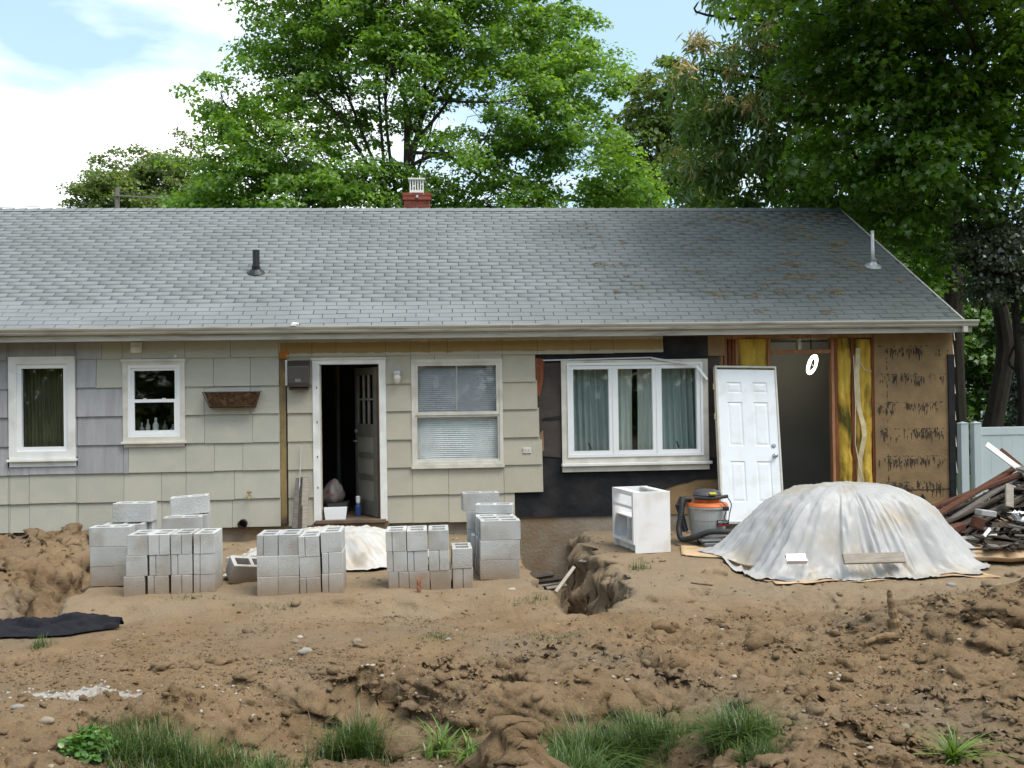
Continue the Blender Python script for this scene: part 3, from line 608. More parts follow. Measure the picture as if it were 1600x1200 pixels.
# W3 with blinds
w = ring((W3[0], W3[1], W3[2]+.04, W3[3]), .045, -.032, .02).build('window', CREAM, house)
B(W3[0]-.01, W3[1]+.01, -.06, .02, W3[2], W3[2]+.038).build('sill', CREAM, w)
r = (W3[0]+.045, W3[1]-.045, W3[2]+.085, W3[3]-.045); mid = r[2]+(r[3]-r[2])*.47
ring((r[0], r[1], mid, r[3]), .04, -.02, .03).build('upper_sash', CREAM, w); ring((r[0], r[1], r[2], mid-.002), .026, -.005, .04).build('lower_sash', CREAM, w)
pane((r[0]+.04, r[1]-.04, mid+.04, r[3]-.04), .0, GLASSD, w); pane((r[0]+.026, r[1]-.026, r[2]+.026, mid-.028), .02, GLASS, w)
for (z0, z1, mm) in ((r[2], mid-.01, BLIND), (mid+.012, r[3], BLIND)):
    m = MB(); z = z0
    while z < z1:
        m.add([(r[0], .075, z), (r[1], .075, z), (r[1], .095, z+.0235), (r[0], .095, z+.0235)], [(0, 1, 2, 3)]); z += .0265
    m.build('blinds', mm, w)
    B(r[0], r[1], .1, .104, z0, z1).build('blind_backing', BLINDD, w)
B((r[0]+r[1])/2-.012, (r[0]+r[1])/2+.004, .005, .012, mid+.04, r[3]-.04).build('blind_gap', CREAM, w)
# W4 triple casement
w = ring((W4[0], W4[1], W4[2]+.115, W4[3]), .075, -.03, .0185).build('window', CREAM, house)
B(W4[0]-.01, W4[1]+.03, -.085, .0185, W4[2]+.075, W4[2]+.113).build('sill', WHT, w, bevel=.005); B(W4[0], W4[1], -.04, .0185, W4[2], W4[2]+.073).build('apron', CREAM, w)
r = (W4[0]+.076, W4[1]-.076, W4[2]+.191, W4[3]-.04); ring(r, .03, -.045, .05).build('frame', VINYL, w)
xx = [r[0]+.03, r[0]+.03+(r[1]-r[0]-.06)/3, r[0]+.03+(r[1]-r[0]-.06)*2/3, r[1]-.03]
for k in range(3):
    a, b = xx[k]+(.012 if k else .002), xx[k+1]-(.012 if k < 2 else .002)
    sa = ring((a, b, r[2]+.032, r[3]-.032), .05, -.03, .045).build('sash', VINYL, w)
    pane((a+.05, b-.05, r[2]+.082, r[3]-.082), .015, GLASS, w)
    if k < 2: B(xx[k+1]-.0115, xx[k+1]+.0115, -.038, .045, r[2]+.031, r[3]-.031).build('mullion', VINYL, w)
    MB().bar((a+.28, .0, r[2]+.10), (a+.25, .0, r[2]+.19), .02, .008, (0, 1, 0)).build('crank_handle', BLK, w)
link('curtain', wavy(1.8, 2.47, .95, 2.25, .24, 8, .03, 2), CURT, w); link('curtain', wavy(2.45, 2.735, .95, 2.25, .23, 4, .022, 4), CURTL, w)
link('curtain', wavy(2.80, 3.05, .95, 2.25, .23, 3, .022, 6), CURTL, w); link('curtain', wavy(3.03, 3.7, .95, 2.25, .24, 8, .03, 8), CURT, w)
# doorway of the old door
fr = MB(); fr.box(DR[0], DR[0]+.09, -.035, .14, .215, DR[3]); fr.box(DR[1]-.09, DR[1], -.035, .14, .215, DR[3]); fr.box(DR[0]+.09, DR[1]-.09, -.035, .14, DR[3]-.07, DR[3])
fr = fr.build('doorway', WHT, house, bevel=.003)
B(DR[0]-.01, DR[1]+.01, -.055, -.0352, DR[3]-.012, DR[3]+.018).build('drip_cap', CREAM, fr)
B(DR[1]-.1015, DR[1]-.0903, .0, .12, .245, DR[3]-.072).build('door_stop', STUD, fr); B(DR[0]+.0903, DR[0]+.1015, .0, .12, .245, DR[3]-.072).build('door_stop', CREAM, fr)
B(DR[0]+.02, DR[1]-.02, -.09, .164, .20, .243).build('door_sill', FLOORM, fr, bevel=.004)
B(DR[0]-.02, DR[1]+.02, -.05, .044, .11, .199).build('sill_beam', FLOORM, fr)
for z in (1.95, 1.5, 1.05, .65): B(DR[0]+.05, DR[0]+.062, -.0385, -.034, z, z+.03).build('screw_hole', BLK, fr)
dw, dh, dt = .75, 1.98, .042; z0 = .25
m = MB(); m.box(0, .1, 0, dt, 0, dh); m.box(dw-.1, dw, 0, dt, 0, dh)
for a, b in ((0, .2), (.47, .55), (.76, .84), (1.05, 1.22), (1.88, dh)): m.box(.1001, dw-.1001, 0, dt, a, b)
ang = math.atan2(.66, -.31)
door = m.build('door', DOORD, house, bevel=.003, loc=(DR[1]-.105, .10, z0), rot=(0, 0, ang))
for a, b in ((.2, .47), (.55, .76), (.84, 1.05)): B(.1, dw-.1, .012, dt-.012, a, b).build('panel', DOORP, door)
for x in (.27, .45): B(x, x+.028, .006, dt-.006, 1.22, 1.88).build('muntin', DOORP, door)
B(.1, dw-.1, .008, dt-.008, 1.54, 1.565).build('muntin', DOORP, door)
B(.1, dw-.1, .019, .023, 1.22, 1.88).build('pane', GLASS, door)
hd = MB().tube([(dw-.05, dt, .98), (dw-.05, dt+.05, .98), (dw-.16, dt+.055, .985)], .011, 8); hd.tube([(dw-.05, 0, .98), (dw-.05, -.05, .98), (dw-.16, -.055, .985)], .011, 8); hd.build('handle', GALV, door)
MB().tube([(dw-.05, -.02, 1.12), (dw-.05, dt+.02, 1.12)], .026, 12).build('deadbolt', GALV, door)
# fixtures on the wall
a, b = -1.82, -1.545
n0 = [(-.012, 2.325), (-.10, 2.31), (-.165, 2.24), (-.175, 2.03), (-.16, 1.975), (-.012, 1.96)]
profile(n0, a, b).build('exhaust_hood', BRNM, house, bevel=.006)
hood = house.children[-1]
m = MB()
for k in range(3): m.box(-1.72+.0, -1.65, -.1785, -.1752, 2.045+k*.014, 2.05+k*.014)
m.build('exhaust_hood_slots', GALV, house)
B(a+.015, b-.03, -.15, -.02, 1.94, 1.961).build('exhaust_hood_damper', BLK, house)
B(-1.862, -1.836, -.045, -.0, 2.0, 2.33).build('white_batten', WHT, house)
B(-3.81, -3.67, -.06, -.022, 2.445, 2.585).build('vent_cover', WHT, house, bevel=.012)
B(-3.80, -3.68, -.075, -.0605, 2.46, 2.53).build('vent_cover_flap', WHT, house, bevel=.006)
MB().tube([(-3.25, -.02, 2.395), (-3.25, -.05, 2.395)], .018, 10).build('wall_cap', WHT, house)
ob = B(1.215, 1.325, -.034, -.013, 1.06, 1.135).build('outlet_cover', CREAM, house, bevel=.004)
for x in (1.235, 1.28): B(x, x+.025, -.037, -.0342, 1.085, 1.115).build('outlet_socket', GUT, ob)
MB().tube([(-2.335, -.01, .585), (-2.335, -.09, .58), (-2.335, -.10, .545)], .014, 10).tube([(-2.335, -.07, .585), (-2.335, -.07, .625)], .008, 8).tube([(-2.365, -.07, .632), (-2.305, -.07, .632)], .012, 8).build('spigot', mat('brass', (.4, .27, .06), (.25, .2, .1), 9, .4, 0, 30, .5, metal=.7), house)
m = MB().tube([(-2.42, .02, .235), (-2.42, -.12, .225)], .055, 16, cap=False); m.tube([(-2.42, -.12, .225), (-2.42, .0, .225)], .042, 16, cap=False); m.tube([(-2.42, -.12, .225), (-2.42, -.085, .2255)], .062, 16, cap=False)
m.build('drain_pipe', mat('rusty_iron', (.12, .06, .045), (.07, .045, .04), 12, .8, .3, 60), house)
MB().tube([(-2.42, -.03, .225), (-2.42, -.025, .225)], .05, 16).build('drain_pipe_bore', BLK, house)
B(-4.33, -4.26, -.012, .0, .2, .44).build('wall_patch', REDW, house)
B(-5.75, -4.37, -.004, .0, .198, .215).build('drip_strip', CREAM, house)
lamp = empty('wall_lamp', (-.42, -.02, 2.07), label='small glass and metal porch lamp on the wall beside the open doorway', cat='wall lamp')
MB().lathe([(.045, .045), (.05, .06), (.05, .10), (.03, .115)], 16).build('cap', GALV, lamp, loc=(0, -.075, 0))
MB().lathe([(.022, -.075), (.04, -.05), (.048, 0), (.046, .046)], 16).build('globe', mat('frosted_glass', (.55, .54, .46), (.45, .44, .38), 10, .25, 0, 30, .5), lamp, smooth=True, loc=(0, -.075, 0))
MB().tube([(0, 0, .075), (0, -.06, .085)], .02, 10).build('bracket', GALV, lamp)
# peeled flashing hanging over the casement
MB().bar((2.95, -.05, 2.30), (3.55, -.10, 2.19), .035, .006, (0, -.6, 1)).bar((3.54, -.10, 2.195), (3.70, -.07, 2.0), .035, .006, (0, -.8, .5)).bar((1.5, -.03, 2.285), (2.96, -.052, 2.305), .03, .004, (0, -.6, 1)).build('loose_flashing', VINYL, house)
# ---------------------------------------------------------------- concrete blocks
def blockmat():
    m = mat('concrete_block', (.44, .445, .44), (.37, .375, .37), 4, .95, .35, 90, .1, .10, detail=8, c3=(.32, .31, .285), s3=3)
    t = m.node_tree; N = t.nodes; L = t.links; b = N['Principled BSDF']; src = b.inputs['Base Color'].links[0].from_socket   # soil splash on the lowest course
    g = N.new('ShaderNodeNewGeometry'); s = N.new('ShaderNodeSeparateXYZ'); L.new(g.outputs['Position'], s.inputs[0])
    nz = N.new('ShaderNodeTexNoise'); nz.inputs['Scale'].default_value = 7; L.new(g.outputs['Position'], nz.inputs['Vector'])
    a = N.new('ShaderNodeMath'); a.operation = 'MULTIPLY_ADD'; a.inputs[1].default_value = .14; L.new(nz.outputs[0], a.inputs[0]); L.new(s.outputs[2], a.inputs[2])
    mr = N.new('ShaderNodeMapRange'); mr.inputs[1].default_value = .08; mr.inputs[2].default_value = .36; mr.inputs[3].default_value = .8; mr.inputs[4].default_value = 0; L.new(a.outputs[0], mr.inputs[0])
    x = N.new('ShaderNodeMix'); x.data_type = 'RGBA'; L.new(mr.outputs[0], x.inputs[0]); L.new(src, x.inputs[6]); x.inputs[7].default_value = (.23, .155, .09, 1); L.new(x.outputs[2], b.inputs['Base Color']); return m
CBLK = blockmat()
BL, BW, BH = .397, .194, .194
def block_mesh(kind, H=BH):
    """hollow block, long axis x, two tapered cores; the -x end may carry a sash groove"""
    m = MB(); hx, hy = BL/2, BW/2
    def loop(x0, x1, y0, y1): return [(x0, y0), (x1, y0), (x1, y1), (x0, y1)]
    gx = {'plain': None, 'mid': .0, 'side': .038}[kind]
    if gx is None: outer = loop(-hx, hx, -hy, hy)
    else: outer = [(-hx, -hy), (hx, -hy), (hx, hy), (-hx, hy), (-hx, gx+.004), (-hx+.012, gx+.004), (-hx+.012, gx-.004), (-hx, gx-.004)]
    tw, wb = .033, .028
    cores = [loop(-hx+tw+.004, -wb/2, -hy+tw, hy-tw), loop(wb/2, hx-tw-.004, -hy+tw, hy-tw)]
    bm = bmesh.new(); 
    for z, sh in ((0, .0), (H, .003)):
        ed = []
        for lp in [outer]+cores:
            k = 0 if lp is outer else sh
            cx = sum(p[0] for p in lp)/len(lp); cy = sum(p[1] for p in lp)/len(lp)
            vs = [bm.verts.new((p[0]+(k*(1 if cx > p[0] else -1) if lp is not outer else 0), p[1]+(k*(1 if cy > p[1] else -1) if lp is not outer else 0), z)) for p in lp]
            ed += [bm.edges.new((vs[i], vs[(i+1) % len(vs)])) for i in range(len(vs))]
        bmesh.ops.triangle_fill(bm, edges=ed, use_beauty=True)
    bm.verts.ensure_lookup_table(); n = len(bm.verts)//2; st = 0
    for lp in [outer]+cores:
        L_ = len(lp)
        for i in range(L_): 
            a, b = st+i, st+(i+1) % L_; bm.faces.new((bm.verts[a], bm.verts[b], bm.verts[b+n], bm.verts[a+n]))
        st += L_
    bmesh.ops.recalc_face_normals(bm, faces=bm.faces)
    bmesh.ops.bevel(bm, geom=[e for e in bm.edges if e.is_manifold and e.calc_face_angle(0) > 1.2], offset=.0035, segments=1, affect='EDGES')
    me = bpy.data.meshes.new('concrete_block'); bm.to_mesh(me); bm.free(); me.materials.append(CBLK); return me
BM = {k: block_mesh(k) for k in ('plain', 'mid', 'side')}; BM['thin'] = block_mesh('plain', .095)
def block(x, y, z, rz, kind, label, group, rx=0, ry=0):
    o = bpy.data.objects.new('concrete_block', BM[kind]); col.objects.link(o); o.location = (x, y, z); o.rotation_euler = (rx, ry, rz)
    return tag(o, label, 'concrete block', group)
CN = ('bottom', 'middle', 'top'); ORD = ('first', 'second', 'third', 'fourth'); ROW = ('front', 'middle', 'back')
def jit(s): return random.uniform(-s, s)
# stack of stretchers left of the others
zA = hz(-3.2, -2.9)
for r_ in range(3):
    for c in range(3):
        block(-3.18+.055*r_+jit(.006), -2.945+.2*r_, .0+c*.1955, jit(.012), 'plain', f'concrete block, {CN[c]} course, {ROW[r_]} row of the long-side-out stack at the earth channel', 'long-side-out stack by the earth channel')
block(-3.06, -2.6, .588, R(-2), 'plain', 'hollow concrete block sitting alone on top of the stack beside the earth channel', None)
for c in range(3): block(-2.66+jit(.008), -2.25, c*.1955, R(5)+jit(.02), 'plain', f'concrete block, {CN[c]} course of the column standing just behind the grooved row', 'column behind the grooved row')
for c in range(3): block(-2.63+jit(.008), -2.03, c*.1955, R(5)+jit(.02), 'plain', f'concrete block, {CN[c]} course of the rearmost column by the siding, behind the grooved row', 'column behind the grooved row')
block(-2.63, -2.0, .588, R(7), 'plain', 'topmost concrete block leaning over the rear column near the siding', None, ry=R(-3))
def endrow(xs_, yf, kinds, dz, tilts, where, grp, courses=3, dx=None, lean=0):
    for i, x in enumerate(xs_):
        for c in range(courses if not isinstance(courses, list) else courses[i]):
            k = kinds[i][c]; off = (dx[i][c] if dx else 0)
            block(x+off+jit(.003)-math.sin(tilts[i])*c*-.19, yf+BL/2+jit(.006)+(lean*c), dz[i]+c*.1955, R(90)+jit(.015), k,
                  f'end-out concrete block, {CN[c]} course, {ORD[i]} column {where}', grp, rx=0, ry=0)
            o = col.objects[-1]
            o.matrix_world = Matrix.Translation(o.location) @ Matrix.Rotation(tilts[i]+jit(.004), 4, 'Y') @ Matrix.Rotation(R(90)+jit(.012), 4, 'Z')
K = {'p': 'plain', 'm': 'mid', 's': 'side'}
def kk(s): return [[K[c] for c in w_] for w_ in s.split()]
endrow([-2.785, -2.575, -2.37, -2.163], -3.55, kk('ppp ssm msm sss'), [-.02, -.02, -.02, -.02], [0, 0, 0, 0], 'from the earth channel, grooved row', 'grooved row of end-out blocks',
       dx=[[-.025, .0, .012], [-.01, 0, 0], [0, .0, 0], [0, 0, 0]])
endrow([-1.545, -1.346, -1.142, -.935], -3.72, kk('pps ppp sps ssp'), [-.03, -.03, -.05, -.015], [R(.5), R(.3), R(-1.6), R(-1.2)], 'from the tipped block, before the covered heap', 'end-out row before the low covered heap', lean=.004)
endrow([-.325, -.127, .072, .285], -3.63, kk('mss psp pmp mpp'), [-.035, -.035, -.035, -.02], [R(-.9), R(-.8), R(-.5), R(.4)], 'from the covered heap, below the window', 'end-out row below the blinded window', courses=[3, 3, 3, 2], dx=[[.006, -.004, -.010], [.006, -.003, -.008], [.008, .0, -.004], [.006, 0, 0]], lean=-.004)
for r_ in range(3):
    for c in range(3):
        block(.68-.02*r_*(c == 1)-.012*r_+jit(.005)+(-.008, .0, .004)[c], -3.20+.2*r_, c*.1955, jit(.01), 'plain', f'concrete block, {CN[c]} course, {ROW[r_]} row of the long-side-out stack beside the trench', 'long-side-out stack by the trench')
for r_ in range(2):
    for c in range(3): block(.64-.06*r_, -2.58+.22*r_, c*.1955, R(-3)+jit(.02), 'plain', f'concrete block, {CN[c]} course, {("nearer", "farther")[r_]} of two skewed columns behind the stack beside the trench', 'back of the stack by the trench')
block(.67, -2.62, .588, R(-9), 'thin', 'thin half-height concrete block skewed on the stack beside the trench', None)
block(.53, -2.33, .588, R(5), 'plain', 'full-size concrete block topping the rear of the stack beside the trench', None)
block(-1.86, -3.0, .035, R(28), 'plain', 'loose concrete block lying tipped on the flat plastic sheet', None, rx=R(24), ry=R(8))
block(-1.92, -2.62, .0, R(-12), 'plain', 'loose concrete block standing on end behind the tipped one', None, rx=R(0), ry=R(0))

# ---------------------------------------------------------------- plastic sheets and what lies on them
def plastic(name, base, dirt, thick=.25):
    m = mat(name, base, tuple(x*.9 for x in base), 3, .46, .25, 12, .3, 0, c3=dirt, s3=2.6, st=(1, 1, .7)); return m
TARP = plastic('clear_plastic_sheet', (.37, .37, .37), (.32, .29, .245)); TARP.node_tree.nodes['Principled BSDF'].inputs['Coat Weight'].default_value = .06
TARP2 = plastic('white_plastic_sheet', (.46, .45, .43), (.36, .31, .25))
CARD = mat('cardboard', (.47, .34, .21), (.40, .28, .17), 3, .9, .15, 20, .1, .08, c3=(.33, .22, .13), s3=3)
def heap(name, cx, cy, rfun, h, flat, pleats, amp, seed, m, label, base=None, NA=420, NR=60, zoff=.012):
    Vv = []; Ff = []; rr = np.linspace(0, 1, NR)
    A = np.arange(NA)/NA*2*np.pi
    Rf = np.array([rfun(a) for a in A])
    Vv.append((cx, cy, h+hz(cx, cy)*0))
    for i, t in enumerate(rr[1:]):
        s = t
        q_ = min(s/.97, 1); prof = (1+math.cos(math.pi*q_**flat))/2
        Aw = A+.25*s*np.sin(A*3+seed); pl = sum((1-np.abs(2*fbm(np.cos(Aw)*k_*.5+seed, np.sin(Aw)*k_*.5+s*.9, seed+int(k_), 2))*2.2)*w_ for k_, ph_, w_ in pleats)
        fold = amp*pl*sst(.25, .85, s)*(1-.5*sst(.85, 1, s))*(1+.9*fbm(np.cos(A)*3+seed, np.sin(A)*3+s*2.5, seed+5, 3))
        fold2 = .020*fbm(np.cos(A)*s*7+seed, np.sin(A)*s*7, seed, 5, .6)*3-.014*np.maximum(0, 1-7*np.abs(fbm(np.cos(A)*s*4+seed*2, np.sin(A)*s*4+5, seed+9, 3)))
        X = cx+np.cos(A)*Rf*(s+fold*.25*(1-s)); Y = cy+np.sin(A)*Rf*s
        gz = hgt(X, Y)*sst(.5, .85, s)
        Z = h*prof+fold*.9+fold2*(.4+.6*s)*(1-.6*sst(.86, 1, s)); Z = np.maximum(Z, 0)*np.where(s > .86, 1, 1)
        Z = np.maximum(Z, .012+.02*np.abs(pl)*sst(.8, .95, s)*.6)+gz+zoff
        Vv += list(zip(X, Y, Z))
    for k in range(NA): Ff.append((0, 1+k, 1+(k+1) % NA, 1+(k+1) % NA))
    F4 = []
    for i in range(NR-2):
        b = 1+i*NA
        for k in range(NA): F4.append((b+k, b+NA+k, b+NA+(k+1) % NA, b+(k+1) % NA))
    me = bpy.data.meshes.new(name); me.from_pydata([tuple(map(float, v)) for v in Vv], [], [f[:3] for f in Ff]+F4); me.polygons.foreach_set('use_smooth', [True]*len(me.polygons)); me.update()
    return tag(link(name, me, m), label, 'tarp')
def rA(a):
    x, y = math.cos(a), math.sin(a)
    r = 1/math.sqrt((x/(1.66 if x > 0 else 1.56))**2+(y/(1.05 if y < 0 else 1.25))**2)
    return r*(1+.035*math.sin(5*a+1)+.03*math.sin(9*a)+.02*math.sin(17*a+2)+(.13 if False else .14*math.exp(-((a-5.55)/.13)**2)+.10*math.exp(-((a-3.95)/.2)**2)))
heap('tarpaulin', 4.62, -2.3, rA, .77, 1.75, ((9, 0, .35), (17, .3, .5), (31, 1.1, .5), (54, 2.2, .35)), .05, 3, TARP, 'big dirty translucent plastic sheet draped over a tall heap by the framed opening')
def rB(a):
    x, y = math.cos(a), math.sin(a); return 1/math.sqrt((x/1.12)**2+(y/.9)**2)*(1+.05*math.sin(4*a)+.03*math.sin(11*a))
heap('tarpaulin', -1.08, -1.72, rB, .33, 2.2, ((7, 0, .5), (13, 1, .6), (26, 2, .4)), .045, 8, TARP2, 'white plastic sheet over a low heap at the foot of the old doorway', NA=240, NR=36)
def sheet(name, pts, m, label, cat, group=None, lift=.012, bend=.02, th=.006, n=16, seed=1):
    """quad sheet lying on the ground, corners in plan (x, y)"""
    P = [Vector((*p, 0)) for p in pts]; Vv = []; 
    for j in range(n+1):
        for i in range(n+1):
            u, v = i/n, j/n; p = P[0]*(1-u)*(1-v)+P[1]*u*(1-v)+P[2]*u*v+P[3]*(1-u)*v
            wv = float(vnoise(np.array([p.x*3+seed]), np.array([p.y*3]), seed)[0])
            Vv.append((p.x+.02*wv, p.y+.02*wv, lift+bend*(wv+.5)))
    xy = np.array(Vv); g = hgt(xy[:, 0], xy[:, 1]); k = np.ones(3)/3
    gg = g.reshape(n+1, n+1); 
    for _ in range(3): gg = np.maximum(gg, (np.roll(gg, 1, 0)+np.roll(gg, -1, 0)+np.roll(gg, 1, 1)+np.roll(gg, -1, 1))/4)
    xy[:, 2] += gg.ravel(); N_ = (n+1)**2
    lo = xy.copy(); lo[:, 2] -= th
    F1 = [(j*(n+1)+i, j*(n+1)+i+1, (j+1)*(n+1)+i+1, (j+1)*(n+1)+i) for j in range(n) for i in range(n)]; F_ = F1+[tuple(N_+q for q in reversed(f)) for f in F1]
    bd = [i for i in range(n+1)]+[j*(n+1)+n for j in range(1, n+1)]+[n*(n+1)+i for i in range(n-1, -1, -1)]+[j*(n+1) for j in range(n-1, 0, -1)]
    F_ += [(a, a+N_, b+N_, b) for a, b in zip(bd, bd[1:]+bd[:1])]
    return tag(link(name, np_mesh(name, np.concatenate([xy, lo]), F_), m), label, cat, group)
sheet('cardboard_sheet', [(2.8, -2.15), (3.5, -2.75), (3.55, -1.8), (2.95, -1.5)], CARD, 'flattened cardboard on the soil between the white cabinet and the big plastic-covered heap', 'cardboard', seed=2)
sheet('cardboard_sheet', [(3.45, -3.42), (4.7, -3.3), (4.7, -2.8), (3.4, -2.8)], CARD, 'cardboard edge poking out under the front hem of the big plastic sheet', 'cardboard', seed=3, lift=.006)
sheet('cardboard_sheet', [(4.95, -3.30), (5.85, -3.36), (5.7, -2.8), (4.9, -2.8)], CARD, 'cardboard under the sheet hem beside the demolition heap', 'cardboard', seed=4, lift=.006)
sheet('cardboard_sheet', [(5.75, -2.65), (6.75, -2.75), (6.7, -2.25), (5.9, -2.1)], CARD, 'tan board lying flat in front of the demolition heap', 'board', seed=5, lift=.03)
sheet('plastic_sheet', [(-2.15, -2.95), (-1.72, -3.08), (-1.5, -2.5), (-2.05, -2.45)], TARP2, 'flat scrap of white plastic under the tipped block', 'plastic sheet', seed=6, bend=.05)
OLDW = mat('weathered_wood', (.30, .27, .23), (.21, .185, .155), 6, .85, .3, 40, .15, .2, st=(1, 8, 8))
DARKP = mat('dark_old_wood', (.04, .032, .026), (.075, .06, .048), 5, .85, .3, 40, .15, .35, st=(1.5, 6, 6))
GREYP = mat('grey_old_wood', (.16, .145, .13), (.10, .09, .08), 5, .85, .3, 40, .15, .3, st=(1.5, 6, 6))
REDP = mat('red_brown_board', (.105, .045, .027), (.065, .03, .02), 5, .8, .2, 40, .2, .25, st=(1.5, 6, 6))
def plank(name, p0, p1, wd, th, m, label, cat, group=None, upv=(0, 0, 1), taper=1):
    p0, p1 = Vector(p0), Vector(p1); c = (p0+p1)/2
    return tag(MB().bar(p0-c, p1-c, wd, th, upv, taper).build(name, m, None, bevel=min(th, wd)*.12, loc=c), label, cat, group)
plank('board', (4.20, -3.29, .105), (4.86, -3.27, .10), .11, .035, OLDW, 'weathered grey board weighing down the front of the big plastic sheet', 'board', upv=(0, -.9, .5))
pk = MB().box(-.10, .10, -.015, .015, 0, .10).box(-.10, .10, -.06, -.015, 0, .012).box(-.10, .10, .015, .05, .088, .10); tag(pk.build('metal_channel', GALV, None, loc=(3.72, -3.27, .07), rot=(R(-35), 0, R(-6))), 'short bent piece of pale metal channel on the front hem of the big plastic sheet', 'metal scrap')

# ---------------------------------------------------------------- black landscape fabric
NX, NY = 110, 50; Vv = []
for j in range(NY+1):
    for i in range(NX+1):
        u, v = i/NX, j/NY; x = -4.3+u*1.62; wdt = .70*(1-.8*sst(.72, 1.0, u))*(1-.25*(1-u)); cyv = -4.62+.30*u+.10*math.sin(u*4); yv = cyv+(v-.5)*wdt
        Vv.append((x, yv, 0))
Vv = np.array(Vv); U = np.tile(np.arange(NX+1)/NX, NY+1); W_ = np.repeat(np.arange(NY+1)/NY, NX+1)
Vv[:, 2] = hgt(Vv[:, 0], Vv[:, 1]) + .02 + .075*np.sin(np.pi*W_)**.6*(.55+.45*U) + .07*fbm(Vv[:, 0]*3.5, Vv[:, 1]*13+U*6, 41, 4)*np.sin(np.pi*W_)**.4 + .022*np.sin((W_*3.2+U*1.5+.3*np.sin(U*11))*6.28)*np.sin(np.pi*W_)
Fq = [(j*(NX+1)+i, j*(NX+1)+i+1, (j+1)*(NX+1)+i+1, (j+1)*(NX+1)+i) for j in range(NY) for i in range(NX)]
tag(link('fabric_sheet', np_mesh('fabric_sheet', Vv, Fq, smooth=True), mat('black_fabric', (.008, .008, .012), (.014, .014, .019), 8, .8, .5, 90, .2)), 'crumpled black landscape fabric lying on the bare soil', 'fabric')

# ---------------------------------------------------------------- leaning panel door
WD = mat('door_white', (.76, .79, .82), (.72, .75, .78), 2, .38, 0, 30, .45, c3=(.68, .69, .69), s3=5)
dl = empty('panel_door', (3.77, -.50, .14), label='white six-panel door with a chrome knob leaning against the stripped wall', cat='door')
ax_z = (at(1120, 577, Y=-.10)-at(1131, 815, Y=-.50)).normalized(); ax_x = Vector((1, 0, 0)); ax_x = (ax_x-ax_z*ax_x.dot(ax_z)).normalized(); ax_y = ax_z.cross(ax_x)
dl.matrix_world = Matrix.Translation(at(1131, 815, Y=-.50)) @ Matrix((ax_x, ax_y, ax_z)).transposed().to_4x4()
DW, DH, DT = .785, 2.02, .044
pan = [(x0, x0+.20, a, b) for x0 in (.115, .465) for a, b in ((.25, .79), (.99, 1.58), (1.70, 1.85))]
pan = [(x0+.005, x1+.01, a, b) for x0, x1, a, b in pan]
holed(0, DW, 0, DH, 0, DT, pan).build('slab', WD, dl)
for x0, x1, a, b in pan:
    m = MB(); q = [(x0, a, .0), (x1, a, .0), (x1, b, .0), (x0, b, .0)]
    d1, d2 = .016, .045
    lv = [(0, .0005), (d1, .011), (d2, .004)]
    vs = []
    for d, y in lv: vs += [(x0+d, y, a+d), (x1-d, y, a+d), (x1-d, y, b-d), (x0+d, y, b-d)]
    fs = [(k*4+i, k*4+(i+1) % 4, k*4+4+(i+1) % 4, k*4+4+i) for k in range(2) for i in range(4)]+[(8, 9, 10, 11)]
    nb = len(vs); vs += [(x0, DT-.002, a), (x1, DT-.002, a), (x1, DT-.002, b), (x0, DT-.002, b)]; fs += [(nb+3, nb+2, nb+1, nb)]
    m.add(vs, fs); m.build('panel', WD, dl)
KN = mat('satin_chrome', (.5, .5, .52), None, 8, .25, 0, 30, .6, metal=.9)
MB().lathe([(.032, 0), (.032, .006), (.014, .012), (.012, .03), (.027, .042), (.03, .058), (.018, .068)], 20).build('knob', KN, dl, smooth=True, loc=(DW-.065, 0, .86), rot=(R(90), 0, 0))
MB().lathe([(.03, 0), (.03, .01), (.02, .016)], 20).build('deadbolt', KN, dl, loc=(DW-.07, 0, 1.0), rot=(R(90), 0, 0))
m = MB(); m.box(-.028, -.001, -.012, .09, -.0, DH+.025); m.box(DW+.001, DW+.024, -.012, .09, 0, DH+.025); m.box(-.028, DW+.024, -.012, .09, DH+.026, DH+.05); m.build('jamb', CREAM, dl, bevel=.002)
for z in (.25, 1.35, 1.75): B(-.05, -.029, .02, .05, z, z+.08).build('hinge', PAPER, dl)
B(-.028, DW+.024, -.02, .10, -.03, -.001).build('threshold', GALV, dl)

# ---------------------------------------------------------------- white base cabinet
WM = mat('white_melamine', (.74, .74, .75), (.71, .71, .72), 3, .35, 0, 30, .4, c3=(.63, .61, .58), s3=4)
n0 = at(993, 866, Z=0); n1_ = at(1050, 867, Z=0); n2_ = at(958, 850, Y=-1.28)
ang = math.atan2(n1_.y-n0.y, n1_.x-n0.x); cab = empty('base_cabinet', (n0.x, n0.y, max(hz(2.4, -1.8), hz(2.6, -1.9))+.0), (0, 0, R(9)), 'white kitchen base cabinet with an open drawer slot standing on bare soil', 'cabinet')
CW, CD, CHh = .43, .72, .70
for nm, b_ in (('side_panel', (0, CW, 0, .018, 0, CHh)), ('side_panel', (0, CW, CD-.018, CD, .0, CHh)), ('back_panel', (CW-.012, CW-.001, .0185, CD-.0185, .06, CHh-.02)), ('floor_panel', (.02, CW-.0125, .0185, CD-.0185, .10, .116)), ('shelf', (.03, CW-.0125, .0185, CD-.0185, .38, .396)), ('top_rail', (.0, .09, .0185, CD-.0185, CHh-.02, CHh-.001)), ('top_rail', (CW-.1, CW-.0125, .0185, CD-.0185, CHh-.02, CHh-.001)), ('toe_kick', (.055, .07, .0185, CD-.0185, 0, .099)), ('divider', (.025, CW-.0125, CD*.42, CD*.42+.018, .1165, .3795))):
    B(*b_).build(nm, WM, cab, bevel=.0015)
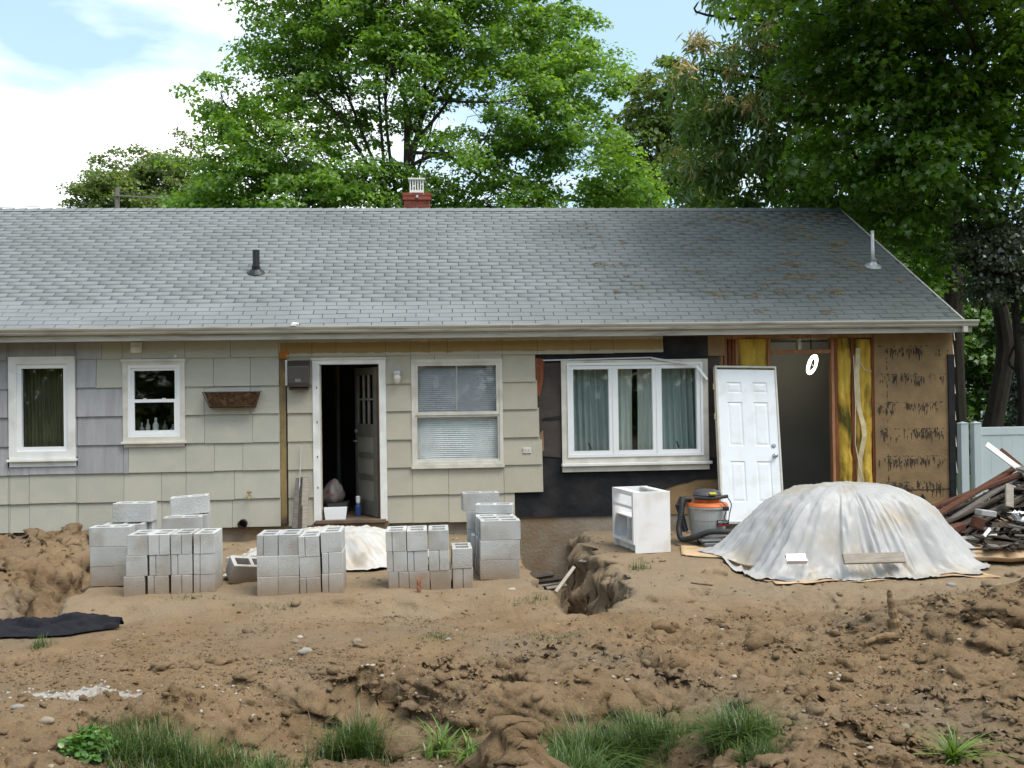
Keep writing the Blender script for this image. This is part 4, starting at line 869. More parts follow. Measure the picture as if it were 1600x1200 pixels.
fr = MB(); fr.box(-.02, -.0005, 0, .05, .10, CHh); fr.box(-.02, -.0005, CD-.04, CD, .10, CHh); fr.box(-.02, -.0005, .0501, CD-.0401, CHh-.05, CHh); fr.box(-.02, -.0005, .0501, CD-.0401, .10, .135); fr.box(-.02, -.0005, .0501, CD-.0401, .50, .53); fr.build('face_frame', WM, cab)
# ---------------------------------------------------------------- wet/dry vacuum
vac = empty('shop_vacuum', (3.34, -1.28, hz(3.34, -1.28)+.03), (0, 0, R(0)), 'grey drum shop vacuum with orange lid and black hose beside the leaning door', 'vacuum')
GREYD = mat('grey_plastic', (.36, .37, .36), (.31, .32, .31), 4, .5, .05, 30, .4, c3=(.28, .26, .22), s3=4)
ORG = mat('orange_plastic', (.55, .145, .035), (.48, .12, .03), 4, .45, .03, 30, .4)
BKP = mat('black_plastic', (.014, .015, .018), (.025, .026, .03), 6, .5, .1, 40, .4)
MB().lathe([(.19, .06), (.20, .065), (.222, .26), (.224, .262), (.226, .27), (.235, .40), (.252, .405), (.252, .422)], 32).build('drum', GREYD, vac, smooth=False)
MB().lathe([(.248, .4225), (.25, .432), (.235, .462), (.15, .475)], 32).build('lid', ORG, vac)
MB().lathe([(.15, .4755), (.155, .53), (.13, .54)], 24).build('motor_housing', ORG, vac)
m = MB(); m.lathe([(.165, .5405), (.175, .565), (.15, .60), (.09, .625)], 20); hp = m.build('motor_cover', mat('dark_grey_plastic', (.07, .07, .075), (.05, .05, .055), 5, .45), vac)
B(-.02, .06, -.09, -.03, .606, .622).build('warning_label', mat('yellow_label', (.5, .45, .05), None, 8), vac, rot=(R(12), 0, 0))
MB().tube([(-.18, -.1, .535), (.0, -.19, .53), (.22, -.1, .545)], .022, 10).build('handle', BKP, vac)
m = MB()
for a in (.7, 2.2, 3.9, 5.3):
    x, y_ = .2*math.cos(a), .2*math.sin(a); m.tube([(x-.02, y_, .03), (x+.02, y_, .03)], .03, 12)
m.build('caster', BKP, vac)
MB().lathe([(.21, .045), (.22, .05), (.21, .062), (.19, .0605)], 28).build('caster_base', BKP, vac)
hose = [(-.2, .05, .50), (-.30, .0, .5), (-.33, -.03, .35), (-.37, -.06, .16), (-.35, -.14, .05), (-.22, -.27, .09), (-.08, -.33, .15), (.05, -.33, .155), (.25, -.3, .14), (.5, -.2, .13)]
def smoothpath(P, n=8):
    P = [Vector(p) for p in P]; o = []
    for i in range(len(P)-1):
        a, b, c, d = P[max(i-1, 0)], P[i], P[i+1], P[min(i+2, len(P)-1)]
        for k in range(n):
            t = k/n; o.append(.5*((2*b)+(-a+c)*t+(2*a-5*b+4*c-d)*t*t+(-a+3*b-3*c+d)*t**3))
    return o+[P[-1]]
hp = smoothpath(hose, 14); MB().tube(hp, [.033+.003*(i % 2) for i in range(len(hp))], 12).build('hose', BKP, vac)
hp = smoothpath([(-.34, .1, .44), (-.30, .08, .30), (-.27, .02, .12)], 8); MB().tube(hp, .036, 12).build('hose', BKP, vac)
MB().tube([(-.33, .02, .42), (-.28, .03, .52)], .055, 12).build('hose_cuff', BKP, vac)
MB().box(-.17, .02, -.46, -.34, -.02, .04).box(-.2, .06, -.44, -.32, .041, .075).build('floor_nozzle', mat('nozzle_grey', (.10, .105, .11), None, 6, .5), vac, bevel=.012)
MB().tube(smoothpath([(.1, -.22, .50), (.17, -.235, .42), (.14, -.232, .30), (.19, -.22, .25), (.25, -.08, .33), (.28, -.06, .44), (.24, -.06, .52)], 8), .006, 6).build('power_cord', BKP, vac)
B(.12, .19, -.275, -.24, .39, .44).build('plug', BKP, vac, bevel=.006)
lb = B(.02, .17, -.236, -.229, .20, .275).build('brand_plate', BKP, vac, rot=(0, 0, R(9)))
def textmesh(s, size, m, parent, loc, rot, ext=.0006):
    cu = bpy.data.curves.new('lettering', 'FONT'); cu.body = s; cu.size = size; cu.extrude = ext; cu.align_x = 'CENTER'; cu.align_y = 'CENTER'
    t = bpy.data.objects.new('lettering', cu); col.objects.link(t); dg = bpy.context.evaluated_depsgraph_get(); me = bpy.data.meshes.new_from_object(t.evaluated_get(dg)); bpy.data.objects.remove(t)
    return link('lettering', me, m, parent, loc, rot)
textmesh('RIDGID', .038, mat('white_print', (.8, .8, .8), None, 5), lb, (.095, -.2372, .252), (R(90), 0, 0))
B(.03, .16, -.2368, -.2361, .208, .222).build('red_stripe', mat('red_print', (.4, .02, .02), None, 5), lb)

# ---------------------------------------------------------------- planter, leaning boards, things in the doorway
pln = empty('planter_basket', (-2.525, -.04, 1.72), label='brown woven basket planter with black rim hung on the siding', cat='planter')
COIR = mat('coconut_fibre', (.14, .075, .035), (.07, .035, .02), 22, .95, .9, 60, .05, c3=(.22, .13, .065), s3=16)
def trough(t, b, h, dep):
    m = MB(); vs = [(-b, 0, 0), (b, 0, 0), (b*.95, -dep*.6, 0), (-b*.95, -dep*.6, 0), (-t, 0, h), (t, 0, h), (t*.97, -dep, h), (-t*.97, -dep, h)]
    return m.add(vs, [(3, 2, 1, 0), (0, 1, 5, 4), (1, 2, 6, 5), (2, 3, 7, 6), (3, 0, 4, 7), (4, 5, 6, 7)])
trough(.345, .285, .205, .16).build('liner', COIR, pln)
m = MB(); m.tube([(-.36, -.005, .205), (-.355, -.17, .205), (.355, -.17, .205), (.36, -.005, .205), (-.36, -.005, .205)], .008, 6); m.tube([(-.29, -.11, .025), (.29, -.11, .025)], .008, 6)
for s in (-1, 1): m.tube([(s*.355, -.17, .205), (s*.28, -.105, .01), (s*.27, -.0, 0)], .007, 6)
for k in range(12):
    a = -.33+k*.055
    m.tube([(a*.97, -.171, .205), (a*.88+.025, -.118, .03)], .0025, 4, False); m.tube([(a*.97+.055, -.171, .205), (a*.88+.025, -.118, .03)], .0025, 4, False)
m.build('wire_frame', BRNM, pln)
plank('board', (-1.72, -.30, .18), (-1.69, -.09, .80), .095, .022, GREYP, 'slim grey board leaning on the siding beside the doorway', 'board', upv=(0, -1, .2))
plank('board', (-1.62, -.30, .17), (-1.605, -.10, .82), .085, .03, OLDW, 'pale split board leaning on the siding next to the grey one', 'board', upv=(0, -1, .2))
plank('board', (-1.665, -.32, .17), (-1.66, -.09, .81), .05, .02, DARKP, 'dark narrow lath between the two boards leaning by the doorway', 'board', upv=(0, -1, .2))
tag(MB().tube([(-1.70, -.2, .3), (-1.67, -.05, 1.21)], .009, 8).build('metal_rod', GALV, None), 'thin grey rod leaning on the siding above the leaning boards', 'rod')
bag = MB()
prof = [(.0, 0), (.09, .005), (.14, .05), (.15, .11), (.14, .17), (.12, .22), (.10, .26), (.07, .30), (.05, .33), (.0, .36)]
bag.lathe(prof, 24, close=False)
bag.v = [(x*(1+.16*math.sin(5*math.atan2(y, x)+z*14)+.07*math.sin(11*math.atan2(y, x)-z*31))+z*.12, y*(1+.16*math.sin(4*math.atan2(y, x)+z*11)), z) for x, y, z in bag.v]
def bagmat():
    return mat('shopping_bag', (.32, .30, .29), (.28, .26, .25), 6, .4, .2, 20, .4, c3=(.34, .12, .11), s3=11)
tag(bag.build('plastic_bag', bagmat(), None, smooth=True, loc=(-1.37, .80, .36)), 'pale plastic bag with red print inside the open doorway', 'bag')
tag(B(-1.40, -1.14, .55, .95, .236, .388).build('cardboard_box', DARKW, None), 'dark low box carrying the plastic bag inside the doorway', 'box')
bx = empty('storage_tub', (-1.25, .06, .2435), (0, 0, R(4)), 'white plastic tub on the sill of the open doorway', 'tub')
bm_ = MB()
bm_.add([(-.13, -.06, 0), (.13, -.06, 0), (.13, .07, 0), (-.13, .07, 0), (-.15, -.07, .15), (.15, -.07, .15), (.15, .08, .15), (-.15, .08, .15), (-.14, -.06, .15), (.14, -.06, .15), (.14, .07, .15), (-.14, .07, .15), (-.125, -.05, .01), (.125, -.05, .01), (.125, .06, .01), (-.125, .06, .01)],
        [(3, 2, 1, 0), (0, 1, 5, 4), (1, 2, 6, 5), (2, 3, 7, 6), (3, 0, 4, 7), (4, 5, 9, 8), (5, 6, 10, 9), (6, 7, 11, 10), (7, 4, 8, 11), (8, 9, 13, 12), (9, 10, 14, 13), (10, 11, 15, 14), (11, 8, 12, 15), (12, 13, 14, 15)])
bm_.build('tub_body', VINYL, bx)
jug = empty('bottle', (-.98, .40, .236), label='blue spray bottle with white cap on the floor by the old door', cat='bottle')
MB().lathe([(.04, 0), (.042, .13), (.02, .17)], 14).build('bottle_body', mat('blue_plastic', (.04, .08, .2), None, 5, .4), jug); MB().lathe([(.022, .1702), (.03, .19), (.03, .26), (.015, .27)], 12).build('cap', VINYL, jug)
# ring lamp burning in the gutted room
rl = empty('ring_lamp', (5.745, 1.5, 2.22), label='lit circular fluorescent tube lamp hanging inside the framed opening', cat='lamp')
TUBE = mat('lamp_glow', (1, .97, .78), (1, .97, .78), 2, .5, emit=5)
rot = Matrix.Rotation(R(24), 3, 'Y') @ Matrix.Rotation(R(50), 3, 'Z')
pts = [rot @ Vector((.135*math.cos(a), 0, .135*math.sin(a))) for a in [k*2*math.pi/24 for k in range(25)]]
MB().tube(pts, .022, 10).build('tube', TUBE, rl); MB().tube([rot @ Vector((-.12, 0, 0)), rot @ Vector((.12, 0, 0))], .012, 8).build('tube_clip', GALV, rl)
pts = [rot @ Vector((.075*math.cos(a), 0, .075*math.sin(a))) for a in [k*2*math.pi/24 for k in range(25)]]
MB().tube(pts, .008, 8).build('wire_guard', BLK, rl)
MB().tube([Vector((0, .03, 0)), Vector((0, .04, .384))], .01, 8).build('hanger', BLK, rl)

# ---------------------------------------------------------------- demolition heap
HL = 'demolition scrap in the heap by the white fence'
def dz(x, y):     # heap surface
    return .72*math.exp(-((x-7.9)/1.15)**2-((y+1.3)/1.0)**2)
kinds = ((DARKP, 'dark broken board', 90), (GREYP, 'grey splintered board', 45), (REDP, 'red-brown wood piece', 8), (CREAM, 'cream-painted trim piece', 10))
for m_, nm, n_ in kinds:
    for k in range(n_):
        x = random.uniform(6.0, 8.9); y_ = random.uniform(-2.6, -.25); z = dz(x, y_)*random.uniform(.75, 1.05)+.05
        L_ = random.uniform(.2, .8); a = random.gauss(0.25, .7)+(math.pi if random.random() < .5 else 0); tl = random.gauss(0, .22)
        d = Vector((math.cos(a)*math.cos(tl), math.sin(a)*math.cos(tl), math.sin(tl)))*L_/2; c = Vector((x, y_, z))
        p0, p1 = c-d, c+d
        lowest = min(p0.z, p1.z); 
        if lowest < .03: p0.z += .03-lowest; p1.z += .03-lowest
        plank('scrap_wood', p0, p1, random.uniform(.03, .13), random.uniform(.01, .035), m_, f'{nm}, {HL}', 'scrap wood', f'{nm}s in the demolition heap', upv=(random.gauss(0, .5), random.gauss(0, .5), 1))
for k in range(9):
    y_ = -1.35+.1*k; z0 = .1+.012*k
    plank('scrap_wood', (6.15+.1*jit(1), -1.9+.06*k, .12+.03*(k % 5)), (8.2+.3*jit(1), -1.1+.07*k, .70+.05*(k % 6)), random.uniform(.05, .1), .03, (DARKP, GREYP, DARKP)[k % 3], 'long dark plank sloping up the demolition heap towards the fence', 'plank', 'long planks sloping up the heap')
plank('plank', at(1462, 806, Y=-1.7), at(1592, 728, Y=-.9), .09, .04, REDP, 'long red-brown plank on top of the heap sloping up to the fence', 'plank')
plank('plank', at(1440, 800, Y=-1.5), at(1600, 738, Y=-1.1), .07, .05, REDP, 'second red-brown plank beneath the topmost one in the heap', 'plank')
plank('plank', at(1541, 694, Y=-1.0), at(1625, 757, Y=-1.2), .075, .02, WHT, 'white trim board jutting up out of the heap across the fence', 'trim board', upv=(0, -1, .3))
plank('plank', at(1563, 702, Y=-.9), at(1640, 765, Y=-1.1), .05, .03, REDP, 'thin red strip behind the jutting white trim board', 'wood strip', upv=(0, -1, .3))
plank('timber', at(1475, 832, Y=-2.2), at(1503, 822, Y=-1.9), .10, .09, REDP, 'short rust-coloured timber block at the foot of the heap', 'timber')
plank('timber', at(1524, 826, Y=-2.1), at(1531, 808, Y=-2.1), .13, .12, REDP, 'cube-like orange-brown timber offcut standing in the heap', 'timber')
plank('board', at(1577, 792, Y=-1.7), at(1577, 757, Y=-1.6), .10, .03, OLDW, 'upright tan board offcut standing in the heap', 'board', upv=(0, -1, 0))
plank('board', at(1537, 838, Y=-2.25), at(1547, 826, Y=-2.2), .035, .02, VINYL, 'little white stick standing up in front of the heap', 'stick', upv=(0, -1, 0))
plank('concrete_lump', at(1528, 800, Y=-1.9), at(1552, 803, Y=-1.9), .16, .07, CBLK, 'pale flat lump of broken concrete lying on the heap', 'concrete')
m = MB(); q = at(1590, 808, Y=-1.9)
for k in range(7): m.bar((jit(.08), jit(.06), jit(.05)), (jit(.16), jit(.12), jit(.07)), random.uniform(.06, .14), .004, (jit(1), jit(1), 1))
tag(m.build('plastic_scrap', VINYL, None, loc=q), 'crumpled white plastic scrap on the right of the heap', 'plastic')
for k, (px, py, m_) in enumerate(((1480, 815, CARD), (1500, 812, CARD), (1460, 832, OLDW), (1520, 838, OLDW), (1565, 845, GREYP), (1590, 835, WHT), (1575, 820, GREYP), (1600, 850, GREYP))):
    p = at(px, py, Z=.06); s_ = random.uniform(.18, .34); a = jit(1)
    plank('flat_scrap', p-Vector((s_*math.cos(a), s_*math.sin(a)*.6, 0)), p+Vector((s_*math.cos(a), s_*math.sin(a)*.6, .03)), random.uniform(.15, .3), .012, m_, 'flat piece of sheathing lying at the foot of the demolition heap', 'board', 'flat sheathing pieces at the heap foot', upv=(jit(.15), jit(.15), 1))
m = MB()
for k in range(900):
    x = random.uniform(6.1, 9.0); y_ = random.uniform(-2.5, -.2); c = Vector((x, y_, .03+dz(x, y_)*random.uniform(.3, 1.0))); a = jit(3.14); L_ = random.uniform(.05, .2)
    d = Vector((math.cos(a), math.sin(a), jit(.5)))*L_; m.bar(c-d, c+d, random.uniform(.01, .05), random.uniform(.005, .02), (jit(1), jit(1), 1))
tag(m.build('wood_splinters', DARKP, None), kind='stuff')
# rubble at the bottom of the trench
for k, (px, py, ln, m_) in enumerate(((845, 908, .3, OLDW), (855, 912, .25, OLDW), (862, 905, .3, DARKP), (852, 921, .25, REDP), (868, 916, .22, OLDW), (842, 900, .3, DARKP))):
    p = at(px, py, Y=-2.75); p.z = max(p.z, hz(p.x, p.y)+.03)
    plank('trench_scrap', p-Vector((ln/2, .03, 0)), p+Vector((ln/2, .03, .02)), .09, .02, m_, 'scrap of old board at the bottom of the trench', 'scrap wood', 'board scraps in the trench', upv=(0, -.5, 1))
plank('stick', at(868, 925, Y=-3.1), at(897, 886, Y=-2.6), .035, .02, OLDW, 'grey stick leaning against the right side of the trench', 'stick', upv=(0, -1, .5))
# ---------------------------------------------------------------- fence, neighbour, pole
FEN = mat('fence_vinyl', (.55, .60, .63), (.51, .56, .59), 2, .4, 0, 30, .4)
fn = empty('vinyl_fence', (9.6, 2.5, 0), label='white vinyl privacy fence beyond the demolition heap', cat='fence')
fx = [8.62, 8.84, 11.2, 13.6]
for x in fx: B(x-9.6-.065, x-9.6+.065, -.065, .065, 0, 1.26).build('post', FEN, fn, bevel=.006); MB().add([(x-9.6-.075, -.075, 1.2605), (x-9.6+.075, -.075, 1.2605), (x-9.6+.075, .075, 1.2605), (x-9.6-.075, .075, 1.2605), (x-9.6, 0, 1.29)], [(0, 1, 4), (1, 2, 4), (2, 3, 4), (3, 0, 4), (3, 2, 1, 0)]).build('post_cap', FEN, fn)
for a, b in zip(fx[1:], fx[2:]):
    B(a-9.6+.066, b-9.6-.066, -.022, .022, 1.06, 1.19).build('rail', FEN, fn, bevel=.004); B(a-9.6+.066, b-9.6-.066, -.022, .022, .06, .2).build('rail', FEN, fn, bevel=.004)
    x = a+.068
    while x < b-.08:
        e = min(x+.18, b-.067); B(x-9.6+.001, e-9.6-.001, -.011, .011, .2, 1.06).build('fence_board', FEN, fn); x += .18
nb = empty('neighbour_house', (27, 22, 0), label='white clapboard neighbouring house glimpsed beyond the fence', cat='house')
B(-4, 4, 0, 6, 0, 4.0).build('wall', VINYL, nb)
m = MB()
for k in range(20): m.add([(-4.02, -.005, .2*k+.05), (4.02, -.005, .2*k+.05), (4.02, -.001, .2*k+.245), (-4.02, -.001, .2*k+.245), (-4.02, -.03, .2*k+.05), (4.02, -.03, .2*k+.05)], [(4, 5, 2, 3), (0, 1, 5, 4)])
tag(m.build('clapboards', VINYL, nb), kind='stuff')
m = MB(); m.add([(-4.4, -.4, 3.9), (4.4, -.4, 3.9), (4.4, 3, 6), (-4.4, 3, 6), (4.4, 6.4, 3.9), (-4.4, 6.4, 3.9)], [(0, 1, 2, 3), (3, 2, 4, 5), (0, 3, 5), (1, 4, 2)]); m.build('roof', SHIN2, nb)
up_ = empty('utility_pole', (at(183, 300, Y=40).x, 40, 0), label='grey utility pole with a cable beyond the roof ridge', cat='utility pole')
zt = at(183, 294, Y=40).z
MB().tube([(0, 0, 0), (0, 0, zt)], [.16, .12], 10).build('pole', GREYP, up_); MB().bar((-.05, -.15, zt-.4), (2.6, -.15, zt-.55), .1, .08).build('crossarm', GREYP, up_)
for dzz, x1 in ((-.9, -40), (-.7, -40)): MB().tube([(0, 0, zt+dzz-.1), (x1/2, 0, zt+dzz-.75), (x1, 0, zt+dzz-.4)], .02, 4).build('cable', BLK, up_)
MB().tube([(0, 0, zt-.2), (7, 0, zt-.55), (16, 0, zt-.4)], .02, 4).build('cable', BLK, up_)
# ---------------------------------------------------------------- stones, clods, roots
ico = bmesh.new(); bmesh.ops.create_icosphere(ico, subdivisions=1, radius=1); ico.verts.ensure_lookup_table()
IV = np.array([v.co[:] for v in ico.verts]); IF = np.array([[v.index for v in f.verts] for f in ico.faces]); ico.free()
ico = bmesh.new(); bmesh.ops.create_icosphere(ico, subdivisions=3, radius=1); IV3 = np.array([v.co[:] for v in ico.verts]); IF3 = np.array([[v.index for v in f.verts] for f in ico.faces]); ico.free()
def scatter(name, P, S, m, squash=.7, jitv=.28, sink=.3, kind='stuff'):
    n = len(P); k = len(IV); ang = rng.uniform(0, 6.283, n); c, s = np.cos(ang), np.sin(ang)
    v = IV[None]*(1+rng.normal(0, jitv, (n, k, 1)))*np.stack([np.ones(n), rng.uniform(.6, 1, n), rng.uniform(squash*.7, squash*1.2, n)], 1)[:, None]
    x = v[..., 0]*c[:, None]-v[..., 1]*s[:, None]; y_ = v[..., 0]*s[:, None]+v[..., 1]*c[:, None]
    v = np.stack([x, y_, v[..., 2]], -1)*S[:, None, None]
    v = v+np.stack([P[:, 0], P[:, 1], hgt(P[:, 0], P[:, 1])+S*(squash-sink)*.5], 1)[:, None]
    f = (IF[None]+np.arange(n)[:, None, None]*k).reshape(-1, 3)
    return tag(link(name, np_mesh(name, v.reshape(-1, 3), f), m), kind=kind)
def spread(n, x0, x1, y0, y1, dens):
    P = np.stack([rng.uniform(x0, x1, n*6), rng.uniform(y0, y1, n*6)], 1); p = dens(P[:, 0], P[:, 1]); k = rng.uniform(0, 1, len(P)) < p; return P[k][:n]
def avoid(X, Y):
    k = np.ones_like(X)
    for a, b, c, d in ((-3.5, -1.9, -3.7, -1.8), (-1.8, -.7, -3.85, -3.2), (-.5, 1.0, -3.8, -2.1), (3.0, 6.2, -3.3, -1), (2.2, 3.8, -2.2, -.9), (-4.4, -2.6, -5.1, -4.1)): k = k*~((X > a) & (X < b) & (Y > c) & (Y < d))
    return k
dens = lambda X, Y: np.clip((.10+.9*(1-sst(-6.2, -5, Y))*(1-.7*np.exp(-((X+3)/1.9)**2-((Y+5.6)/.9)**2)))*(.35+1.3*np.clip(fbm(X*1.1, Y*1.1, 77, 3)+.4, 0, 1)), 0, 1)*avoid(X, Y)
P = spread(11000, -4.5, 6.5, -8.9, -.2, dens); S = np.clip(rng.lognormal(-4.75, .65, len(P)), .004, .045)
scatter('soil_clods', P, S, SOIL)
P = spread(14000, -3.6, 5.2, -8.9, -4.2, lambda X, Y: np.clip(.25+1.1*fbm(X*1.6, Y*1.6, 177, 3), .05, 1)*avoid(X, Y)); scatter('soil_crumbs', P, np.clip(rng.lognormal(-5.2, .45, len(P)), .003, .014), SOIL, .8, .35)
PEB = mat('pebble', (.40, .35, .28), (.28, .235, .18), 9, .85, .2, 40, .2)
P = spread(900, -4.5, 6.5, -8.9, -.2, dens); S = np.clip(rng.lognormal(-4.75, .5, len(P)), .004, .022); tag(scatter('pebbles', P, S, PEB, .6, .15))
P = np.stack([rng.normal(-2.35, .5, 160), np.zeros(160)], 1); P[:, 1] = -6.62-.12*P[:, 0]-.28+rng.normal(.28, .07, 160); scatter('mortar_crumbs', P, np.clip(rng.lognormal(-4.7, .4, 160), .004, .02), mat('mortar_crumb', (.40, .385, .36), None, 9))
STN = mat('field_stone', (.23, .19, .145), (.17, .14, .105), 5, .85, .3, 40, .2, .15)
STG = mat('grey_stone', (.25, .235, .205), (.2, .185, .16), 5, .85, .3, 40, .2)
STP = mat('pale_stone', (.40, .36, .30), (.32, .28, .23), 5, .85, .3, 40, .2)
CRUST = SOIL
def stone(px, py, r, m_, label, sq=(1, .8, .7), seed=0, rz=0, cat='stone', group=None, sink=.75, tilt=0, jg=.10):
    p = at(px, py, Z=-.1); r = r*(.62 if cat == 'stone' else .8)
    for _ in range(6): p = at(px, py, Z=hz(p.x, p.y))
    n = fbm(IV3[:, 0]*1.4+seed*3.1+IV3[:, 2], IV3[:, 1]*1.4+IV3[:, 2]*.7, seed, 4)
    v = IV3*(1+(jg*2.5 if cat == 'stone' else .9)*n[:, None])*np.array(sq)*r
    return tag(link('stone' if cat == 'stone' else cat.replace(' ', '_'), np_mesh('stone', v, IF3, smooth=cat == 'stone'), m_, None, (p.x, p.y, hz(p.x, p.y)+r*sq[2]*(1-sink)-.0), (tilt, 0, rz)), label, cat, group)
stone(477, 1020, .10, STG, 'smooth grey oval stone resting on the rough slope', (1, .6, .5), 1, R(20))
stone(461, 1004, .05, STN, 'dark angular stone beside the smooth grey oval stone', (1, .8, .8), 2)
stone(469, 996, .045, STP, 'pale small stone above the smooth grey oval one', (1, .7, .6), 3)
stone(1414, 1140, .045, STN, 'rounded tan cobble half sunk in the loose bank', (1, .9, .9), 4)
stone(1487, 916, .085, STG, 'grey round stone on the crest of the loose bank', (1, .7, .6), 5)
stone(73, 1122, .07, STN, 'tan stone on the rough soil near the leafy weed', (1.2, .7, .6), 6)
stone(28, 1106, .06, STG, 'grey flat stone near the bare soil edge with crumbs around it', (1.2, .7, .5), 7)
stone(558, 1004, .07, STN, 'brown squat stone in the cracked soil', (1, .9, .7), 8)
stone(757, 1075, .04, STP, 'small pale split stone on the near slope', (1, .7, .6), 9)
stone(800, 945, .05, STP, 'pale chip lying beside the thin grass at the trench mouth', (1.2, .7, .5), 10)
stone(915, 945, .10, STG, 'broad grey stone at the near lip of the trench', (1.3, .7, .4), 11)
stone(1297, 1055, .03, STP, 'tiny white stone on the loose bank', (1, .8, .7), 12)
stone(1147, 1053, .035, STP, 'small whitish stone below the dark hole', (1, .8, .8), 13)
stone(700, 1000, .045, STG, 'bluish grey pebble on the flat trodden soil', (1.1, .7, .5), 14)
stone(1160, 1105, .035, STP, 'small pale stone above the dense grass tuft on the bank', (1, .8, .7), 15)
for k, (px, py, r_) in enumerate(((1590, 1005, .06), (1500, 1050, .08), (1440, 1030, .06), (1540, 980, .07), (1360, 1010, .05), (1250, 1120, .06), (1480, 1080, .06), (560, 1010, .07), (340, 1035, .09), (380, 1030, .07), (640, 1060, .06), (300, 1040, .08), (250, 1045, .08), (880, 1030, .05), (60, 1170, .1), (30, 1195, .12), (585, 1165, .13), (620, 1175, .16), (760, 1190, .14), (830, 1190, .12), (1580, 900, .1), (1550, 915, .09), (1500, 940, .08))):
    stone(px, py, r_, SOIL, 'crumbly lump of brown soil on the rough ground', (1.2, .9, .6), 30+k, jit(3), 'soil lump', 'soil lumps on the rough ground', sink=.95, jg=.2)
ROOT = mat('root_bark', (.22, .15, .085), (.13, .09, .055), 9, .9, .5, 40, .1)
b0 = at(1395, 978, Z=.1); b0.z = hz(b0.x, b0.y)
rs = empty('root_stump', b0, label='forked root stump standing up from the loose bank', cat='root')
MB().tube(smoothpath([(.02, 0, -.06), (.02, 0, .08), (.0, 0, .2), (-.015, .01, .32), (-.02, .0, .36)], 5), [(.052-.042*i/20)*(1+.16*math.sin(i*2.1)) for i in range(21)], 9).build('upright_root', ROOT, rs)
MB().tube(smoothpath([(.02, -.02, .02), (-.08, -.05, .03), (-.15, -.03, .01), (-.24, -.06, -.01)], 5), [(.036-.0015*i)*(1+.15*math.sin(i*1.7)) for i in range(16)], 9).build('side_root', ROOT, rs)
def rootclump(px, py, r_, n, label, seed):
    random.seed(seed); p = at(px, py, Z=-.1)
    for _ in range(6): p = at(px, py, Z=hz(p.x, p.y))
    e = empty('root_clump', (p.x, p.y, hz(p.x, p.y)), label=label, cat='root clump')
    nn = fbm(IV3[:, 0]*2+seed, IV3[:, 1]*2+IV3[:, 2]*1.3, seed, 4); v = IV3*(1+.5*nn[:, None])*np.array((1.1, .8, .65))*r_; v[:, 2] += r_*.25
    link('sod', np_mesh('sod', v, IF3), SOIL, e); m = MB()
    for k in range(n):
        a = jit(3.14); h0 = random.uniform(.1, .8)*r_; q = Vector((math.cos(a)*r_*.75, math.sin(a)*r_*.6, h0)); q2 = q+Vector((jit(.6)*r_, jit(.5)*r_, random.uniform(-.5, .35)*r_)); m.tube([q, (q+q2)/2+Vector((jit(.2), jit(.2), jit(.2)))*r_, q2], [.008, .006, .002], 5)
    m.build('roots', ROOT, e); random.seed(seed+99)
rootclump(1032, 1042, .17, 26, 'rooty clod of sod with shaggy fibres on the near slope', 5)
rootclump(1040, 985, .10, 14, 'splintery root fragment lying above the shaggy clod', 6)
rootclump(1190, 1008, .13, 20, 'dark root mass around the hole in the bank', 7)
rootclump(720, 1082, .07, 26, 'tangle of grey dry rootlets at the edge of the hollow', 8)
plank('stick', at(1080, 914, Z=.01)+Vector((0, 0, .02)), at(1114, 918, Z=.01)+Vector((0, 0, .02)), .02, .015, ROOT, 'short brown stick lying on the soil in front of the cardboard', 'stick')
plank('stick', at(605, 1095, Z=-.25)+Vector((0, 0, .06)), at(670, 1105, Z=-.25)+Vector((0, 0, .06)), .025, .02, DARKP, 'blackened stick at the ledge above the grassy hollow', 'stick')
mk = MB(); q = at(655, 933, Z=-.06)
for k in range(9): mk.bar((jit(.02), jit(.02), 0), (jit(.03), jit(.03), random.uniform(.05, .15)), .016, .004, (jit(1), 1, 0))
tag(mk.build('marker_ribbon', mat('orange_ribbon', (.38, .19, .12), None, 6), None, loc=(q.x, q.y, hz(q.x, q.y))), 'orange marker ribbon stuck in the soil before the block rows', 'marker')

# ---------------------------------------------------------------- grass and weeds
GRM = leafmat('grass_blades', (.028, .065, .014), (.12, .18, .05), .3, .04)
GRL = leafmat('bright_blades', (.11, .20, .04), (.2, .30, .07), .35, .05)
DRY = leafmat('dry_stalks', (.16, .13, .07), (.24, .2, .12), .2, .03)
def blades(n, cx, cy, rx, ry, h, wdt, seed, bend=.6, hv=.5):
    g = np.random.default_rng(seed); a = g.uniform(0, 6.28, n); rr = g.uniform(0, 1, n)**.6*(1+.35*np.sin(3*a+seed)+.2*np.sin(7*a+2*seed)); n_ = n; X = cx+rr*rx*np.cos(a); Y = cy+rr*ry*np.sin(a); Z = hgt(X, Y)-.005
    H = h*(1-hv+g.uniform(0, 2*hv, n))*np.clip(1-.5*rr, .2, 1); th = g.uniform(0, 6.28, n); B_ = bend*g.uniform(.2, 1.9, n)*H; dx, dy = np.cos(th), np.sin(th); px, py = -dy, dx
    vs = []; NS = 4
    for s in range(NS+1):
        t = s/NS; w_ = wdt*(1-t**1.6)*.5+.0004; z = Z+H*(t-(.42*np.minimum(B_/H, 1.4))*t*t); ox = X+dx*B_*t*t; oy = Y+dy*B_*t*t
        vs.append(np.stack([ox-px*w_, oy-py*w_, z], 1)); vs.append(np.stack([ox+px*w_, oy+py*w_, z], 1))
    Vv = np.stack(vs, 1).reshape(-1, 3); k = 2*(NS+1); F_ = np.concatenate([np.arange(n)[:, None]*k+np.array([[2*s, 2*s+1, 2*s+3, 2*s+2]]) for s in range(NS)])
    t_ = np.repeat(g.uniform(0, 1, n), k); return Vv, F_, t_
THIN = []
